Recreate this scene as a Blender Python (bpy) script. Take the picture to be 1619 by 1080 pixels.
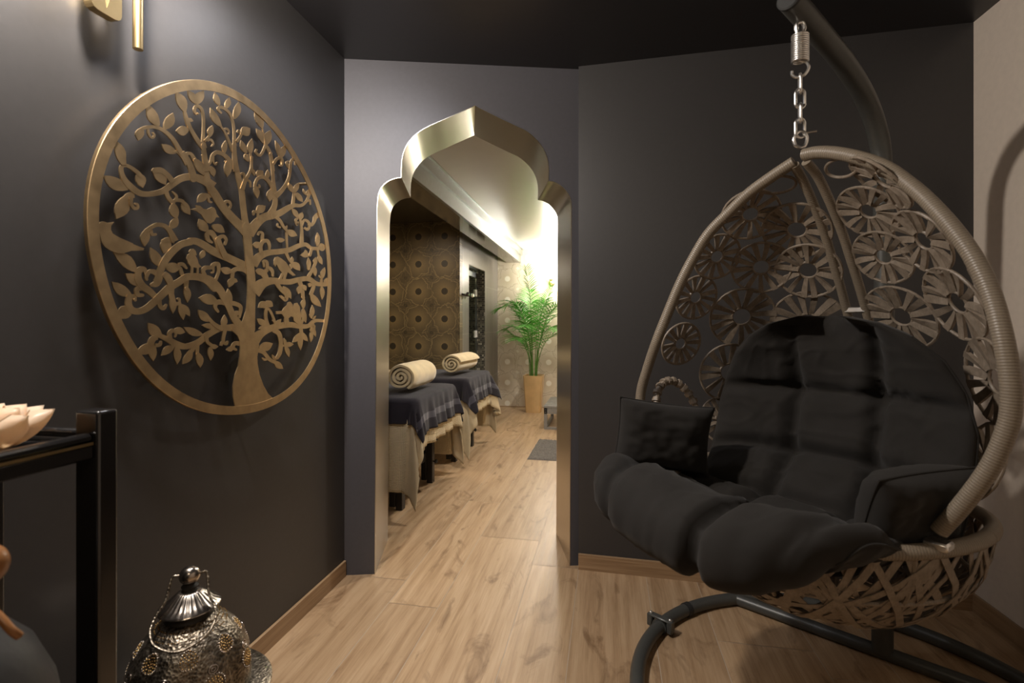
import bpy, bmesh, math, random
from mathutils import Vector, Matrix, noise as mnoise
from mathutils.geometry import tessellate_polygon
from math import sin, cos, pi, radians, sqrt, atan2, hypot, exp

for o in list(bpy.data.objects):
    bpy.data.objects.remove(o)
scene = bpy.context.scene
COL = scene.collection
random.seed(7)

# ------------------------------------------------------------------ camera
TH = radians(10.8)                      # room axes are turned 10.8 deg from the lens
CT, ST = cos(TH), sin(TH)
CAM_H = 1.19
FPX = 790.0
def W(xc, yc, z=0.0):
    """metres right / ahead of the tripod -> room axes"""
    return Vector((xc * CT - yc * ST, xc * ST + yc * CT, z))

cam_d = bpy.data.cameras.new('camera')
cam = bpy.data.objects.new('camera', cam_d)
COL.objects.link(cam)
cam.location = (0, 0, CAM_H)
cam.rotation_euler = (radians(90), 0, TH)
cam_d.sensor_fit = 'HORIZONTAL'
cam_d.sensor_width = 36.0
cam_d.lens = FPX / 1619.0 * 36.0
cam_d.shift_y = -27.0 / 1619.0
cam_d.clip_start = 0.02
cam_d.dof.use_dof = True
cam_d.dof.focus_distance = 2.3
cam_d.dof.aperture_fstop = 4.0
scene.camera = cam

# ------------------------------------------------------------------ view, world
scene.view_settings.view_transform = 'Standard'
scene.view_settings.look = 'None'
scene.view_settings.gamma = 1.0
scene.view_settings.exposure = 0.0
world = bpy.data.worlds.new('world')
scene.world = world
world.use_nodes = True
world.node_tree.nodes['Background'].inputs[0].default_value = (0.5, 0.45, 0.4, 1)
world.node_tree.nodes['Background'].inputs[1].default_value = 0.015

# ------------------------------------------------------------------ lights
def point(name, loc, power, color, radius=0.05):
    l = bpy.data.lights.new(name, 'POINT')
    l.energy = power; l.color = color; l.shadow_soft_size = radius
    o = bpy.data.objects.new(name, l); COL.objects.link(o); o.location = loc
    return o
def spot(name, loc, target, power, color, angle=100, blend=0.6, radius=0.04):
    l = bpy.data.lights.new(name, 'SPOT')
    l.energy = power; l.color = color; l.shadow_soft_size = radius
    l.spot_size = radians(angle); l.spot_blend = blend
    o = bpy.data.objects.new(name, l); COL.objects.link(o); o.location = loc
    o.rotation_euler = (Vector(target) - Vector(loc)).to_track_quat('-Z', 'Y').to_euler()
    return o
def area(name, loc, target, power, color, size=0.5, size_y=None):
    l = bpy.data.lights.new(name, 'AREA')
    l.energy = power; l.color = color; l.size = size
    if size_y: l.shape = 'RECTANGLE'; l.size_y = size_y
    o = bpy.data.objects.new(name, l); COL.objects.link(o); o.location = loc
    o.rotation_euler = (Vector(target) - Vector(loc)).to_track_quat('-Z', 'Y').to_euler()
    return o
WARM = (1.0, 0.80, 0.58)
SOFT = (1.0, 0.90, 0.80)
COOL = (0.95, 0.94, 1.0)
NEUT = (1.0, 0.93, 0.83)
# first room: two downlights grazing the left wall, a wall lamp left of the frame, a dim one behind
spot('downlight_above_sign', W(-0.86, 1.30, 2.42), W(-0.90, 1.32, 0), 26, COOL, 150, 0.9, 0.05)
spot('downlight_by_corner', W(-0.52, 1.78, 2.42), W(-0.60, 1.9, 0), 22, COOL, 160, 0.9, 0.12)
spot('accent_on_arch_wall', W(-0.30, 1.15, 2.42), W(-0.76, 2.37, 1.80), 62, COOL, 62, 1.0, 0.06)
point('hanging_lamp_light', (-1.03, 0.88, 2.26), 95, SOFT, 0.045)
area('ceiling_light_behind', W(0.0, -0.9, 2.40), W(0.0, -0.6, 0), 7, WARM, 0.5)
# second room
point('far_sconce_light', (-0.72, 6.85, 1.92), 55, NEUT, 0.08)
spot('treatment_downlight_near', (-0.30, 3.3, 2.24), (-0.75, 3.5, 0), 80, NEUT, 150, 0.7, 0.05)
spot('treatment_downlight_far', (-0.2, 5.2, 2.24), (-0.5, 5.0, 0), 85, NEUT, 150, 0.7, 0.05)
spot('alcove_fill', (-1.95, 4.30, 2.28), (-2.0, 4.75, 0), 36, WARM, 150, 0.8, 0.05)  # unseen fill spot, added to brighten the poppy wall

# ------------------------------------------------------------------ helpers
def link(name, me, parent=None):
    o = bpy.data.objects.new(name, me)
    COL.objects.link(o)
    if parent is not None:
        o.parent = parent
    return o
def tag(o, label=None, cat=None, group=None, kind=None):
    if label: o['label'] = label
    if cat: o['category'] = cat
    if group: o['group'] = group
    if kind: o['kind'] = kind
    return o
def thing(name, label, cat, loc=(0, 0, 0), rz=0.0, group=None):
    o = bpy.data.objects.new(name, None)
    o.empty_display_size = 0.1
    COL.objects.link(o)
    o.location = loc; o.rotation_euler = (0, 0, rz)
    return tag(o, label, cat, group)
def catmull(pts, n=8, closed=False):
    pts = [tuple(p) for p in pts]
    out = []
    m = len(pts)
    rng = range(m) if closed else range(m - 1)
    for i in rng:
        if closed:
            p0, p1, p2, p3 = pts[(i - 1) % m], pts[i], pts[(i + 1) % m], pts[(i + 2) % m]
        else:
            p1, p2 = pts[i], pts[i + 1]
            p0 = pts[i - 1] if i > 0 else tuple(2 * a - b for a, b in zip(p1, p2))
            p3 = pts[i + 2] if i + 2 < m else tuple(2 * b - a for a, b in zip(p1, p2))
        for k in range(n):
            t = k / n
            out.append(tuple(0.5 * ((2 * b) + (c - a) * t + (2 * a - 5 * b + 4 * c - d) * t * t + (3 * b - a - 3 * c + d) * t ** 3)
                             for a, b, c, d in zip(p0, p1, p2, p3)))
    if not closed:
        out.append(pts[-1])
    return out

class MB:
    """collects shapes for ONE mesh object"""
    def __init__(self):
        self.v = []; self.f = []; self.mi = []; self.cur = 0
    def add(self, vs, fs):
        b = len(self.v)
        self.v += [tuple(p) for p in vs]
        for f in fs:
            self.f.append(tuple(b + i for i in f)); self.mi.append(self.cur)
        return self
    def box(self, lo, hi, M=None, bev=0.0):
        x0, y0, z0 = lo; x1, y1, z1 = hi
        if bev > 0:
            b = min(bev, (x1 - x0) / 2.01, (y1 - y0) / 2.01, (z1 - z0) / 2.01)
            vs = []
            for sx in (0, 1):
                for sy in (0, 1):
                    for sz in (0, 1):
                        cx = x1 if sx else x0; cy = y1 if sy else y0; cz = z1 if sz else z0
                        dx = -b if sx else b; dy = -b if sy else b; dz = -b if sz else b
                        vs += [(cx, cy + dy, cz + dz), (cx + dx, cy, cz + dz), (cx + dx, cy + dy, cz)]
            bm = bmesh.new()
            for p in vs: bm.verts.new(p)
            r = bmesh.ops.convex_hull(bm, input=bm.verts)
            bm.verts.index_update()
            vv = [v.co.copy() for v in bm.verts]; ff = [[v.index for v in f.verts] for f in bm.faces]
            bm.free()
        else:
            vv = [Vector((x, y, z)) for x in (x0, x1) for y in (y0, y1) for z in (z0, z1)]
            ff = [(0, 1, 3, 2), (4, 6, 7, 5), (0, 4, 5, 1), (2, 3, 7, 6), (0, 2, 6, 4), (1, 5, 7, 3)]
        if M is not None: vv = [M @ Vector(p) for p in vv]
        return self.add(vv, ff)
    def tube(self, pts, r, seg=10, caps=True, closed=False, flat=1.0, up=None):
        pts = [Vector(p) for p in pts]; n = len(pts)
        rs = r if isinstance(r, (list, tuple)) else [r] * n
        tang = []
        for i in range(n):
            a = pts[(i - 1) % n] if (closed or i > 0) else pts[i]
            b = pts[(i + 1) % n] if (closed or i < n - 1) else pts[i]
            t = (b - a)
            tang.append(t.normalized() if t.length > 1e-9 else Vector((0, 0, 1)))
        nrm = tang[0].orthogonal().normalized() if up is None else (Vector(up) - tang[0] * tang[0].dot(Vector(up))).normalized()
        vs = []
        for i in range(n):
            nn = nrm - tang[i] * nrm.dot(tang[i])
            nrm = nn.normalized() if nn.length > 1e-6 else tang[i].orthogonal().normalized()
            bn = tang[i].cross(nrm)
            for k in range(seg):
                a = 2 * pi * k / seg
                vs.append(pts[i] + (nrm * cos(a) * flat + bn * sin(a)) * rs[i])
        fs = []
        m = n if closed else n - 1
        for i in range(m):
            j = (i + 1) % n
            for k in range(seg):
                l = (k + 1) % seg
                fs.append((i * seg + k, i * seg + l, j * seg + l, j * seg + k))
        if caps and not closed:
            fs.append(tuple(range(seg))[::-1]); fs.append(tuple((n - 1) * seg + k for k in range(seg)))
        return self.add(vs, fs)
    def lathe(self, prof, seg=48, loc=(0, 0, 0), rfun=None, M=None):
        vs = []; fs = []
        n = len(prof)
        for i, (r, z) in enumerate(prof):
            for k in range(seg):
                a = 2 * pi * k / seg
                rr = r if rfun is None else rfun(r, z, a)
                p = Vector((rr * cos(a), rr * sin(a), z))
                if M is not None: p = M @ p
                vs.append((p[0] + loc[0], p[1] + loc[1], p[2] + loc[2]))
        for i in range(n - 1):
            for k in range(seg):
                l = (k + 1) % seg
                fs.append((i * seg + k, i * seg + l, (i + 1) * seg + l, (i + 1) * seg + k))
        fs.append(tuple(range(seg))[::-1]); fs.append(tuple((n - 1) * seg + k for k in range(seg)))
        return self.add(vs, fs)
    def sphere(self, c, r, seg=20, rings=12):
        prof = [(max(1e-4, (r if not isinstance(r, tuple) else r[0]) * sin(pi * i / rings)), -(r if not isinstance(r, tuple) else r[1]) * cos(pi * i / rings)) for i in range(rings + 1)]
        return self.lathe(prof, seg, c)
    def plate(self, poly, fmap, thick):
        """polygon (2d) extruded: fmap(p, depth) -> 3d"""
        pp = []
        for p in poly:
            if not pp or hypot(p[0] - pp[-1][0], p[1] - pp[-1][1]) > 1e-5: pp.append((p[0], p[1]))
        if hypot(pp[0][0] - pp[-1][0], pp[0][1] - pp[-1][1]) < 1e-5: pp.pop()
        tris = [list(t) for t in tessellate_polygon([[Vector((p[0], p[1], 0)) for p in pp]])]
        n = len(pp)
        vv = [fmap(p, 0.0) for p in pp] + [fmap(p, thick) for p in pp]
        ff = tris + [[i + n for i in t[::-1]] for t in tris]
        for i in range(n):
            j = (i + 1) % n
            ff.append((i, i + n, j + n, j))
        return self.add(vv, ff)
    def grid(self, rows, closed=False):
        n = len(rows); m = len(rows[0])
        vs = [p for r in rows for p in r]
        fs = []
        for i in range(n - 1):
            for k in range(m if closed else m - 1):
                l = (k + 1) % m
                fs.append((i * m + k, i * m + l, (i + 1) * m + l, (i + 1) * m + k))
        return self.add(vs, fs)
    def build(self, name, mats, parent=None, smooth=40, recalc=True, loc=None):
        me = bpy.data.meshes.new(name)
        me.from_pydata([tuple(p) for p in self.v], [], self.f)
        if not isinstance(mats, (list, tuple)): mats = [mats]
        for m in mats: me.materials.append(m)
        if len(mats) > 1:
            me.polygons.foreach_set('material_index', self.mi)
        if recalc:
            bm = bmesh.new(); bm.from_mesh(me)
            bmesh.ops.recalc_face_normals(bm, faces=bm.faces[:])
            bm.to_mesh(me); bm.free()
        if smooth:
            me.polygons.foreach_set('use_smooth', [True] * len(me.polygons))
            me.set_sharp_from_angle(angle=radians(smooth))
        me.update()
        o = link(name, me, parent)
        if loc is not None: o.location = loc
        return o
def modif(o, kind, **kw):
    m = o.modifiers.new(kind.lower(), kind)
    for k, v in kw.items(): setattr(m, k, v)
    return m

# ------------------------------------------------------------------ materials
class NT:
    def __init__(self, name):
        self.m = bpy.data.materials.new(name); self.m.use_nodes = True
        self.t = self.m.node_tree
        self.b = self.t.nodes['Principled BSDF']
    def n(self, kind, **kw):
        x = self.t.nodes.new(kind)
        for k, v in kw.items():
            if k.startswith('i_'):
                key = k[2:]
                key = int(key) if key.isdigit() else key.replace('_', ' ')
                self.put(x.inputs[key], v)
            else: setattr(x, k, v)
        return x
    def put(self, sock, v):
        if isinstance(v, bpy.types.NodeSocket): self.t.links.new(v, sock)
        else:
            if hasattr(sock, 'default_value') and sock.type == 'RGBA' and len(v) == 3: v = (*v, 1)
            sock.default_value = v
    def math(self, op, a, b=0.0, c=0.0, clamp=False):
        x = self.n('ShaderNodeMath', operation=op, use_clamp=clamp)
        for i, v in enumerate((a, b, c)): self.put(x.inputs[i], v)
        return x.outputs[0]
    def mix(self, fac, a, b, blend='MIX'):
        x = self.n('ShaderNodeMix', data_type='RGBA', blend_type=blend)
        self.put(x.inputs[0], fac); self.put(x.inputs[6], a); self.put(x.inputs[7], b)
        return x.outputs[2]
    def ramp(self, fac, stops, interp='LINEAR'):
        x = self.n('ShaderNodeValToRGB'); self.put(x.inputs[0], fac)
        cr = x.color_ramp; cr.interpolation = interp
        while len(cr.elements) < len(stops): cr.elements.new(0.5)
        for e, (p, c) in zip(cr.elements, stops):
            e.position = p; e.color = (*c, 1) if len(c) == 3 else c
        return x.outputs[0]
    def coord(self, scale=(1, 1, 1), which='Object', rot=(0, 0, 0)):
        tc = self.n('ShaderNodeTexCoord')
        mp = self.n('ShaderNodeMapping')
        self.t.links.new(tc.outputs[which], mp.inputs[0])
        mp.inputs['Scale'].default_value = scale; mp.inputs['Rotation'].default_value = rot
        return mp.outputs[0]
    def noise(self, vec, scale=5, detail=4, rough=0.5, out=0, dist=0.0):
        x = self.n('ShaderNodeTexNoise')
        if vec is not None: self.t.links.new(vec, x.inputs['Vector'])
        x.inputs['Scale'].default_value = scale; x.inputs['Detail'].default_value = detail
        x.inputs['Roughness'].default_value = rough; x.inputs['Distortion'].default_value = dist
        return x.outputs[out]
    def bump(self, height, strength=0.2, dist=0.01):
        x = self.n('ShaderNodeBump'); self.put(x.inputs['Height'], height)
        x.inputs['Strength'].default_value = strength; x.inputs['Distance'].default_value = dist
        self.t.links.new(x.outputs[0], self.b.inputs['Normal'])
    def set(self, **kw):
        for k, v in kw.items(): self.put(self.b.inputs[k.replace('_', ' ')], v)
        return self.m
def simple(name, col, rough=0.5, metal=0.0, var=0.12, nscale=20, bump=0.0, stretch=(1, 1, 1), spec=0.5, rvar=0.0):
    t = NT(name)
    v = t.coord(stretch)
    nz = t.noise(v, nscale, 4)
    dark = tuple(c * (1 - var) for c in col); lite = tuple(min(1, c * (1 + var)) for c in col)
    t.set(Base_Color=t.ramp(nz, [(0.3, dark), (0.7, lite)]), Roughness=rough, Metallic=metal)
    t.b.inputs['Specular IOR Level'].default_value = spec
    if rvar: t.put(t.b.inputs['Roughness'], t.math('MULTIPLY_ADD', nz, rvar, rough - rvar / 2))
    if bump: t.bump(nz, bump, 0.004)
    return t.m

M = {}
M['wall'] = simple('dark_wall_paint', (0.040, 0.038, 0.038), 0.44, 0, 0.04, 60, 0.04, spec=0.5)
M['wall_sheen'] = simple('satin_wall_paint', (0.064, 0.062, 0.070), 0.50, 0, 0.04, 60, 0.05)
M['ceiling'] = simple('black_ceiling_paint', (0.022, 0.021, 0.023), 0.38, 0, 0.04, 40, 0.03)
M['beige'] = simple('beige_wall_paint', (0.74, 0.65, 0.56), 0.7, 0, 0.03, 40, 0.03)
M['steel'] = simple('brushed_steel_lining', (0.53, 0.49, 0.43), 0.28, 1.0, 0.02, 5, 0.0, rvar=0.02)
M['bronze'] = simple('brushed_bronze', (0.54, 0.39, 0.22), 0.42, 1.0, 0.12, 26, 0.02, rvar=0.14)
M['brass'] = simple('satin_brass', (0.62, 0.47, 0.24), 0.32, 1.0, 0.06, 30)
M['aluminium'] = simple('aluminium', (0.43, 0.47, 0.50), 0.28, 1.0, 0.05, 30)
M['chrome'] = simple('chrome', (0.88, 0.87, 0.85), 0.30, 1.0, 0.03, 30)
M['graphite'] = simple('graphite_powder_coat', (0.075, 0.076, 0.070), 0.38, 0.2, 0.06, 120, 0.02)
M['black'] = simple('black_lacquer', (0.012, 0.011, 0.011), 0.20, 0, 0.05, 20, spec=1.0)
M['black_wood'] = simple('black_stained_wood', (0.020, 0.018, 0.017), 0.45, 0, 0.2, 30, 0.05, (1, 1, 0.1))
M['dark_rubber'] = simple('dark_rubber', (0.02, 0.02, 0.02), 0.6)
M['stretch'] = simple('satin_stretch_ceiling', (0.52, 0.51, 0.47), 0.28, 0, 0.02, 10, spec=0.7)
M['beam'] = simple('gloss_beam', (0.10, 0.088, 0.070), 0.10, 0, 0.02, 10, spec=0.9)
M['alcove'] = simple('brown_gloss_ceiling', (0.055, 0.044, 0.030), 0.25, 0, 0.02, 10)
M['planter'] = simple('gold_glazed_planter', (0.62, 0.42, 0.20), 0.30, 0.35, 0.12, 7, rvar=0.1)
M['soil'] = simple('soil', (0.03, 0.02, 0.015), 0.9, 0, 0.3, 40, 0.4)
M['stem'] = simple('palm_cane', (0.10, 0.22, 0.04), 0.45, 0, 0.25, 20)
M['leaf'] = simple('palm_leaf', (0.10, 0.36, 0.045), 0.42, 0, 0.35, 14)
M['bench'] = simple('grey_bench', (0.22, 0.21, 0.19), 0.5, 0.1, 0.1, 40)
M['white'] = simple('white_plastic', (0.8, 0.8, 0.78), 0.35)
M['orange_wood'] = simple('orange_wood', (0.24, 0.105, 0.035), 0.35, 0, 0.2, 20, 0, (1, 1, 0.2))
M['leather'] = simple('charcoal_leather', (0.014, 0.013, 0.012), 0.55, 0, 0.1, 90, 0.15)
M['rug'] = simple('taupe_shag', (0.13, 0.115, 0.10), 0.95, 0, 0.45, 160, 0.6)

def cloth(name, col, scale=500, bump=0.15, var=0.12, waffle=0.0, sheen=0.3):
    t = NT(name)
    v = t.coord()
    nz = t.noise(v, 9, 5, 0.6)
    fine = t.noise(v, scale, 2)
    c = t.ramp(nz, [(0.3, tuple(x * (1 - var) for x in col)), (0.7, tuple(x * (1 + var) for x in col))])
    t.set(Base_Color=c, Roughness=0.92)
    t.b.inputs['Sheen Weight'].default_value = sheen
    t.b.inputs['Specular IOR Level'].default_value = 0.2
    h = fine
    if waffle:
        uv = t.n('ShaderNodeUVMap').outputs[0]
        s = t.n('ShaderNodeSeparateXYZ'); t.t.links.new(uv, s.inputs[0])
        a = t.math('ABSOLUTE', t.math('SINE', t.math('MULTIPLY', s.outputs[0], waffle)))
        b = t.math('ABSOLUTE', t.math('SINE', t.math('MULTIPLY', s.outputs[1], waffle)))
        h = t.math('ADD', t.math('MULTIPLY', t.math('MULTIPLY', a, b), 1.6), t.math('MULTIPLY', fine, 0.3))
    t.bump(h, bump, 0.004)
    return t.m
M['cushion'] = cloth('charcoal_canvas', (0.0215, 0.0195, 0.0175), 900, 0.12, 0.10, sheen=0.06)
M['towel'] = cloth('slate_towel', (0.022, 0.019, 0.024), 420, 0.45, 0.15, sheen=0.15)
M['towel_band'] = cloth('slate_towel_band', (0.062, 0.058, 0.070), 420, 0.2, 0.1)
M['waffle'] = cloth('cream_waffle_throw', (0.78, 0.63, 0.38), 300, 0.9, 0.06, waffle=340.0)
M['fleece'] = cloth('sand_fleece', (0.66, 0.52, 0.29), 260, 0.35, 0.12, sheen=0.5)

def rattan():
    t = NT('taupe_rattan')
    v = t.coord()
    nz = t.noise(v, 60, 3)
    fib = t.noise(t.coord((300, 300, 40)), 1, 2)
    c = t.ramp(nz, [(0.25, (0.16, 0.125, 0.09)), (0.75, (0.32, 0.262, 0.205))])
    t.set(Base_Color=t.mix(0.35, c, t.ramp(fib, [(0.3, (0.10, 0.078, 0.055)), (0.7, (0.27, 0.22, 0.17))])), Roughness=0.5)
    t.bump(fib, 0.25, 0.002)
    return t.m
M['rattan'] = rattan()
def wrapped():
    # wicker ribbon wound round a tube: rings along the tube come from the mesh UV
    t = NT('wound_wicker')
    uv = t.n('ShaderNodeUVMap').outputs[0]
    s = t.n('ShaderNodeSeparateXYZ'); t.t.links.new(uv, s.inputs[0])
    fr = t.math('FRACT', t.math('MULTIPLY', t.math('ADD', s.outputs[0], t.math('MULTIPLY', s.outputs[1], 0.004)), 170.0))
    gro = t.math('ABSOLUTE', t.math('SUBTRACT', fr, 0.5))
    fine = t.noise(t.coord(), 220, 2)
    c = t.ramp(gro, [(0.0, (0.26, 0.218, 0.165)), (0.42, (0.22, 0.182, 0.135)), (0.5, (0.085, 0.065, 0.047))])
    c2 = t.mix(t.math('MULTIPLY', fine, 0.5), c, (0.16, 0.125, 0.09))
    t.set(Base_Color=c2, Roughness=0.42)
    t.bump(t.math('SUBTRACT', 0.5, gro), 0.35, 0.003)
    return t.m
M['wicker'] = wrapped()

def floor_mat():
    t = NT('oak_look_floor_tile')
    geo = t.n('ShaderNodeNewGeometry')
    rnd = geo.outputs['Random Per Island']
    tc = t.n('ShaderNodeTexCoord')
    off = t.n('ShaderNodeCombineXYZ')
    t.put(off.inputs[0], t.math('MULTIPLY', rnd, 37.0)); t.put(off.inputs[1], t.math('MULTIPLY', rnd, 91.0)); t.put(off.inputs[2], t.math('MULTIPLY', rnd, 13.0))
    add = t.n('ShaderNodeVectorMath', operation='ADD')
    t.t.links.new(tc.outputs['Object'], add.inputs[0]); t.t.links.new(off.outputs[0], add.inputs[1])
    def mp(scale):
        m = t.n('ShaderNodeMapping'); t.t.links.new(add.outputs[0], m.inputs[0]); m.inputs['Scale'].default_value = scale
        return m.outputs[0]
    warp = t.noise(mp((2.6, 0.42, 1)), 1.6, 2, 0.5)
    # cathedral grain: warped long bands
    sx = t.n('ShaderNodeSeparateXYZ'); t.t.links.new(mp((1, 1, 1)), sx.inputs[0])
    ph = t.math('ADD', t.math('MULTIPLY', sx.outputs[0], 60.0), t.math('MULTIPLY', warp, 30.0))
    band = t.math('MULTIPLY_ADD', t.math('SINE', ph), 0.5, 0.5)
    streak = t.noise(mp((70, 2.6, 1)), 1.0, 5, 0.65)
    fine = t.noise(mp((260, 9, 1)), 1.0, 3, 0.6)
    knot = t.noise(mp((4.6, 1.7, 1)), 1.7, 6, 0.62, dist=1.4)
    g = t.math('ADD', t.math('MULTIPLY', band, 0.12), t.math('ADD', t.math('MULTIPLY', streak, 0.58), t.math('MULTIPLY', fine, 0.30)))
    c = t.ramp(g, [(0.28, (0.30, 0.185, 0.098)), (0.5, (0.455, 0.310, 0.180)), (0.72, (0.56, 0.405, 0.255))])
    kf = t.ramp(knot, [(0.56, (0, 0, 0)), (0.70, (1, 1, 1))])
    c = t.mix(t.math('MULTIPLY', kf, 0.72), c, (0.17, 0.095, 0.045))
    tone = t.ramp(rnd, [(0.0, (0.86, 0.84, 0.82)), (1.0, (1.08, 1.07, 1.06))])
    c = t.mix(1.0, c, tone, 'MULTIPLY')
    t.set(Base_Color=c, Roughness=t.math('MULTIPLY_ADD', streak, 0.18, 0.30))
    t.bump(t.math('ADD', streak, fine), 0.08, 0.002)
    return t.m
M['floor'] = floor_mat()
M['grout'] = simple('pale_grout', (0.50, 0.42, 0.33), 0.8)
def oak_trim():
    t = NT('oak_look_baseboard')
    s = t.noise(t.coord((3, 3, 120)), 1.0, 5, 0.6)
    t.set(Base_Color=t.ramp(s, [(0.3, (0.25, 0.15, 0.075)), (0.7, (0.41, 0.275, 0.155))]), Roughness=0.4)
    return t.m
M['oak'] = oak_trim()

def poppy(name, base_out, base_in, line, centre, rim, cell=0.30, rough=0.45, off=(0.0, 0.0), lw=0.0026, metal=0.0, streakmix=0.6):
    """repeating poppy-flower print; the wall lies in its own local X/Z plane"""
    t = NT(name)
    tc = t.n('ShaderNodeTexCoord')
    s = t.n('ShaderNodeSeparateXYZ'); t.t.links.new(tc.outputs['Object'], s.inputs[0])
    X = t.math('ADD', s.outputs[0], off[0]); Z = t.math('ADD', s.outputs[2], off[1])
    gx = t.math('DIVIDE', X, cell); gz = t.math('DIVIDE', Z, cell)
    ix = t.math('FLOOR', gx); iz = t.math('FLOOR', gz)
    lx = t.math('MULTIPLY', t.math('SUBTRACT', t.math('SUBTRACT', gx, ix), 0.5), cell)
    lz = t.math('MULTIPLY', t.math('SUBTRACT', t.math('SUBTRACT', gz, iz), 0.5), cell)
    r = t.math('SQRT', t.math('ADD', t.math('MULTIPLY', lx, lx), t.math('MULTIPLY', lz, lz)))
    ang = t.math('ARCTAN2', lz, lx)
    cid = t.math('ADD', t.math('MULTIPLY', ix, 7.31), t.math('MULTIPLY', iz, 3.77))
    # noise on the circle of directions so that it closes up
    cv = t.n('ShaderNodeCombineXYZ')
    t.put(cv.inputs[0], t.math('ADD', t.math('COSINE', ang), cid)); t.put(cv.inputs[1], t.math('SINE', ang)); t.put(cv.inputs[2], cid)
    n1 = t.noise(cv.outputs[0], 1.3, 5, 0.62)
    n2 = t.noise(cv.outputs[0], 2.6, 5, 0.65)
    lobes = t.math('ABSOLUTE', t.math('SINE', t.math('ADD', t.math('MULTIPLY', ang, 2.5), cid)))
    R1 = t.math('ADD', t.math('MULTIPLY_ADD', n1, 0.17, 0.040), t.math('MULTIPLY', lobes, 0.022))
    R2 = t.math('ADD', t.math('MULTIPLY_ADD', n2, 0.17, 0.058), t.math('MULTIPLY', lobes, 0.032))
    def ring(R, wd):
        d = t.math('ABSOLUTE', t.math('SUBTRACT', r, R))
        return t.math('SUBTRACT', 1.0, t.math('DIVIDE', d, wd), clamp=True)
    l1 = ring(R1, lw * 1.3); l2 = ring(R2, lw)
    rays = t.math('MULTIPLY_ADD', t.math('SINE', t.math('ADD', t.math('MULTIPLY', ang, 46.0), t.math('MULTIPLY', n2, 9.0))), 0.5, 0.5)
    fall = t.math('SUBTRACT', 1.0, t.math('DIVIDE', r, 0.150), clamp=True)
    col = t.mix(t.math('POWER', fall, 1.1), base_out, base_in)
    col = t.mix(t.math('MULTIPLY', t.math('MULTIPLY', rays, streakmix), t.math('MULTIPLY', fall, 1.3, clamp=True)), col, line)
    # dark diamonds where four tiles meet
    ax = t.math('SUBTRACT', cell / 2, t.math('ABSOLUTE', lx)); az = t.math('SUBTRACT', cell / 2, t.math('ABSOLUTE', lz))
    dia = t.math('LESS_THAN', t.math('ADD', ax, t.math('MULTIPLY', az, 1.2)), t.math('MULTIPLY', n1, 0.055))
    col = t.mix(dia, col, centre)
    col = t.mix(l1, col, line); col = t.mix(t.math('MULTIPLY', l2, 0.8), col, line)
    scal = t.math('MULTIPLY_ADD', t.math('SINE', t.math('MULTIPLY', ang, 14.0)), 0.0030, 0.0385)
    col = t.mix(t.math('LESS_THAN', r, t.math('ADD', scal, 0.005)), col, rim)
    col = t.mix(t.math('LESS_THAN', r, scal), col, centre)
    grout = t.math('LESS_THAN', t.math('MINIMUM', ax, az), 0.0012)
    col = t.mix(t.math('MULTIPLY', grout, 0.5), col, rim)
    t.set(Base_Color=col, Roughness=rough, Metallic=metal)
    return t.m
M['poppy'] = poppy('poppy_print_brown', (0.098, 0.074, 0.040), (0.175, 0.125, 0.060), (0.38, 0.28, 0.13), (0.040, 0.032, 0.020), (0.30, 0.21, 0.09), off=(0.085, 0.10), lw=0.0032, streakmix=0.45)
M['poppy_pale'] = poppy('poppy_print_cream', (0.64, 0.56, 0.44), (0.57, 0.475, 0.34), (0.30, 0.22, 0.12), (0.78, 0.73, 0.62), (0.62, 0.53, 0.39), off=(0.07, 0.10), lw=0.0038, streakmix=0.25)

def tile_wall():
    t = NT('grey_wall_tile')
    v = t.coord(rot=(0, 0, 0))
    s = t.n('ShaderNodeSeparateXYZ'); t.t.links.new(v, s.inputs[0])
    def line(c, size, o):
        fr = t.math('FRACT', t.math('DIVIDE', t.math('ADD', c, o), size))
        return t.math('LESS_THAN', t.math('MULTIPLY', fr, size), 0.004)
    g = t.math('MAXIMUM', line(s.outputs[1], 0.30, 0.08), line(s.outputs[2], 0.60, 0.12))
    nz = t.noise(t.coord((6, 6, 0.6)), 4, 3)
    c = t.ramp(nz, [(0.3, (0.115, 0.104, 0.09)), (0.7, (0.150, 0.136, 0.118))])
    t.set(Base_Color=t.mix(g, c, (0.30, 0.27, 0.23)), Roughness=0.33)
    return t.m
M['tile'] = tile_wall()
def mosaic():
    t = NT('black_mosaic')
    tc = t.n('ShaderNodeTexCoord')
    sc = t.n('ShaderNodeVectorMath', operation='SCALE'); t.t.links.new(tc.outputs['Object'], sc.inputs[0]); sc.inputs['Scale'].default_value = 1 / 0.025
    fl = t.n('ShaderNodeVectorMath', operation='FLOOR'); t.t.links.new(sc.outputs[0], fl.inputs[0])
    fr = t.n('ShaderNodeVectorMath', operation='FRACTION'); t.t.links.new(sc.outputs[0], fr.inputs[0])
    wn = t.n('ShaderNodeTexWhiteNoise', noise_dimensions='3D'); t.t.links.new(fl.outputs[0], wn.inputs['Vector'])
    s = t.n('ShaderNodeSeparateXYZ'); t.t.links.new(fr.outputs[0], s.inputs[0])
    g = t.math('MAXIMUM', t.math('GREATER_THAN', s.outputs[2], 0.88), t.math('GREATER_THAN', t.math('MAXIMUM', s.outputs[0], 0.0), 0.88))
    c = t.ramp(wn.outputs['Value'], [(0.0, (0.012, 0.012, 0.012)), (0.5, (0.05, 0.046, 0.036)), (0.85, (0.13, 0.12, 0.09)), (1.0, (0.34, 0.32, 0.25))])
    t.set(Base_Color=t.mix(g, c, (0.24, 0.22, 0.18)), Roughness=0.18)
    return t.m
M['mosaic'] = mosaic()
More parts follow.
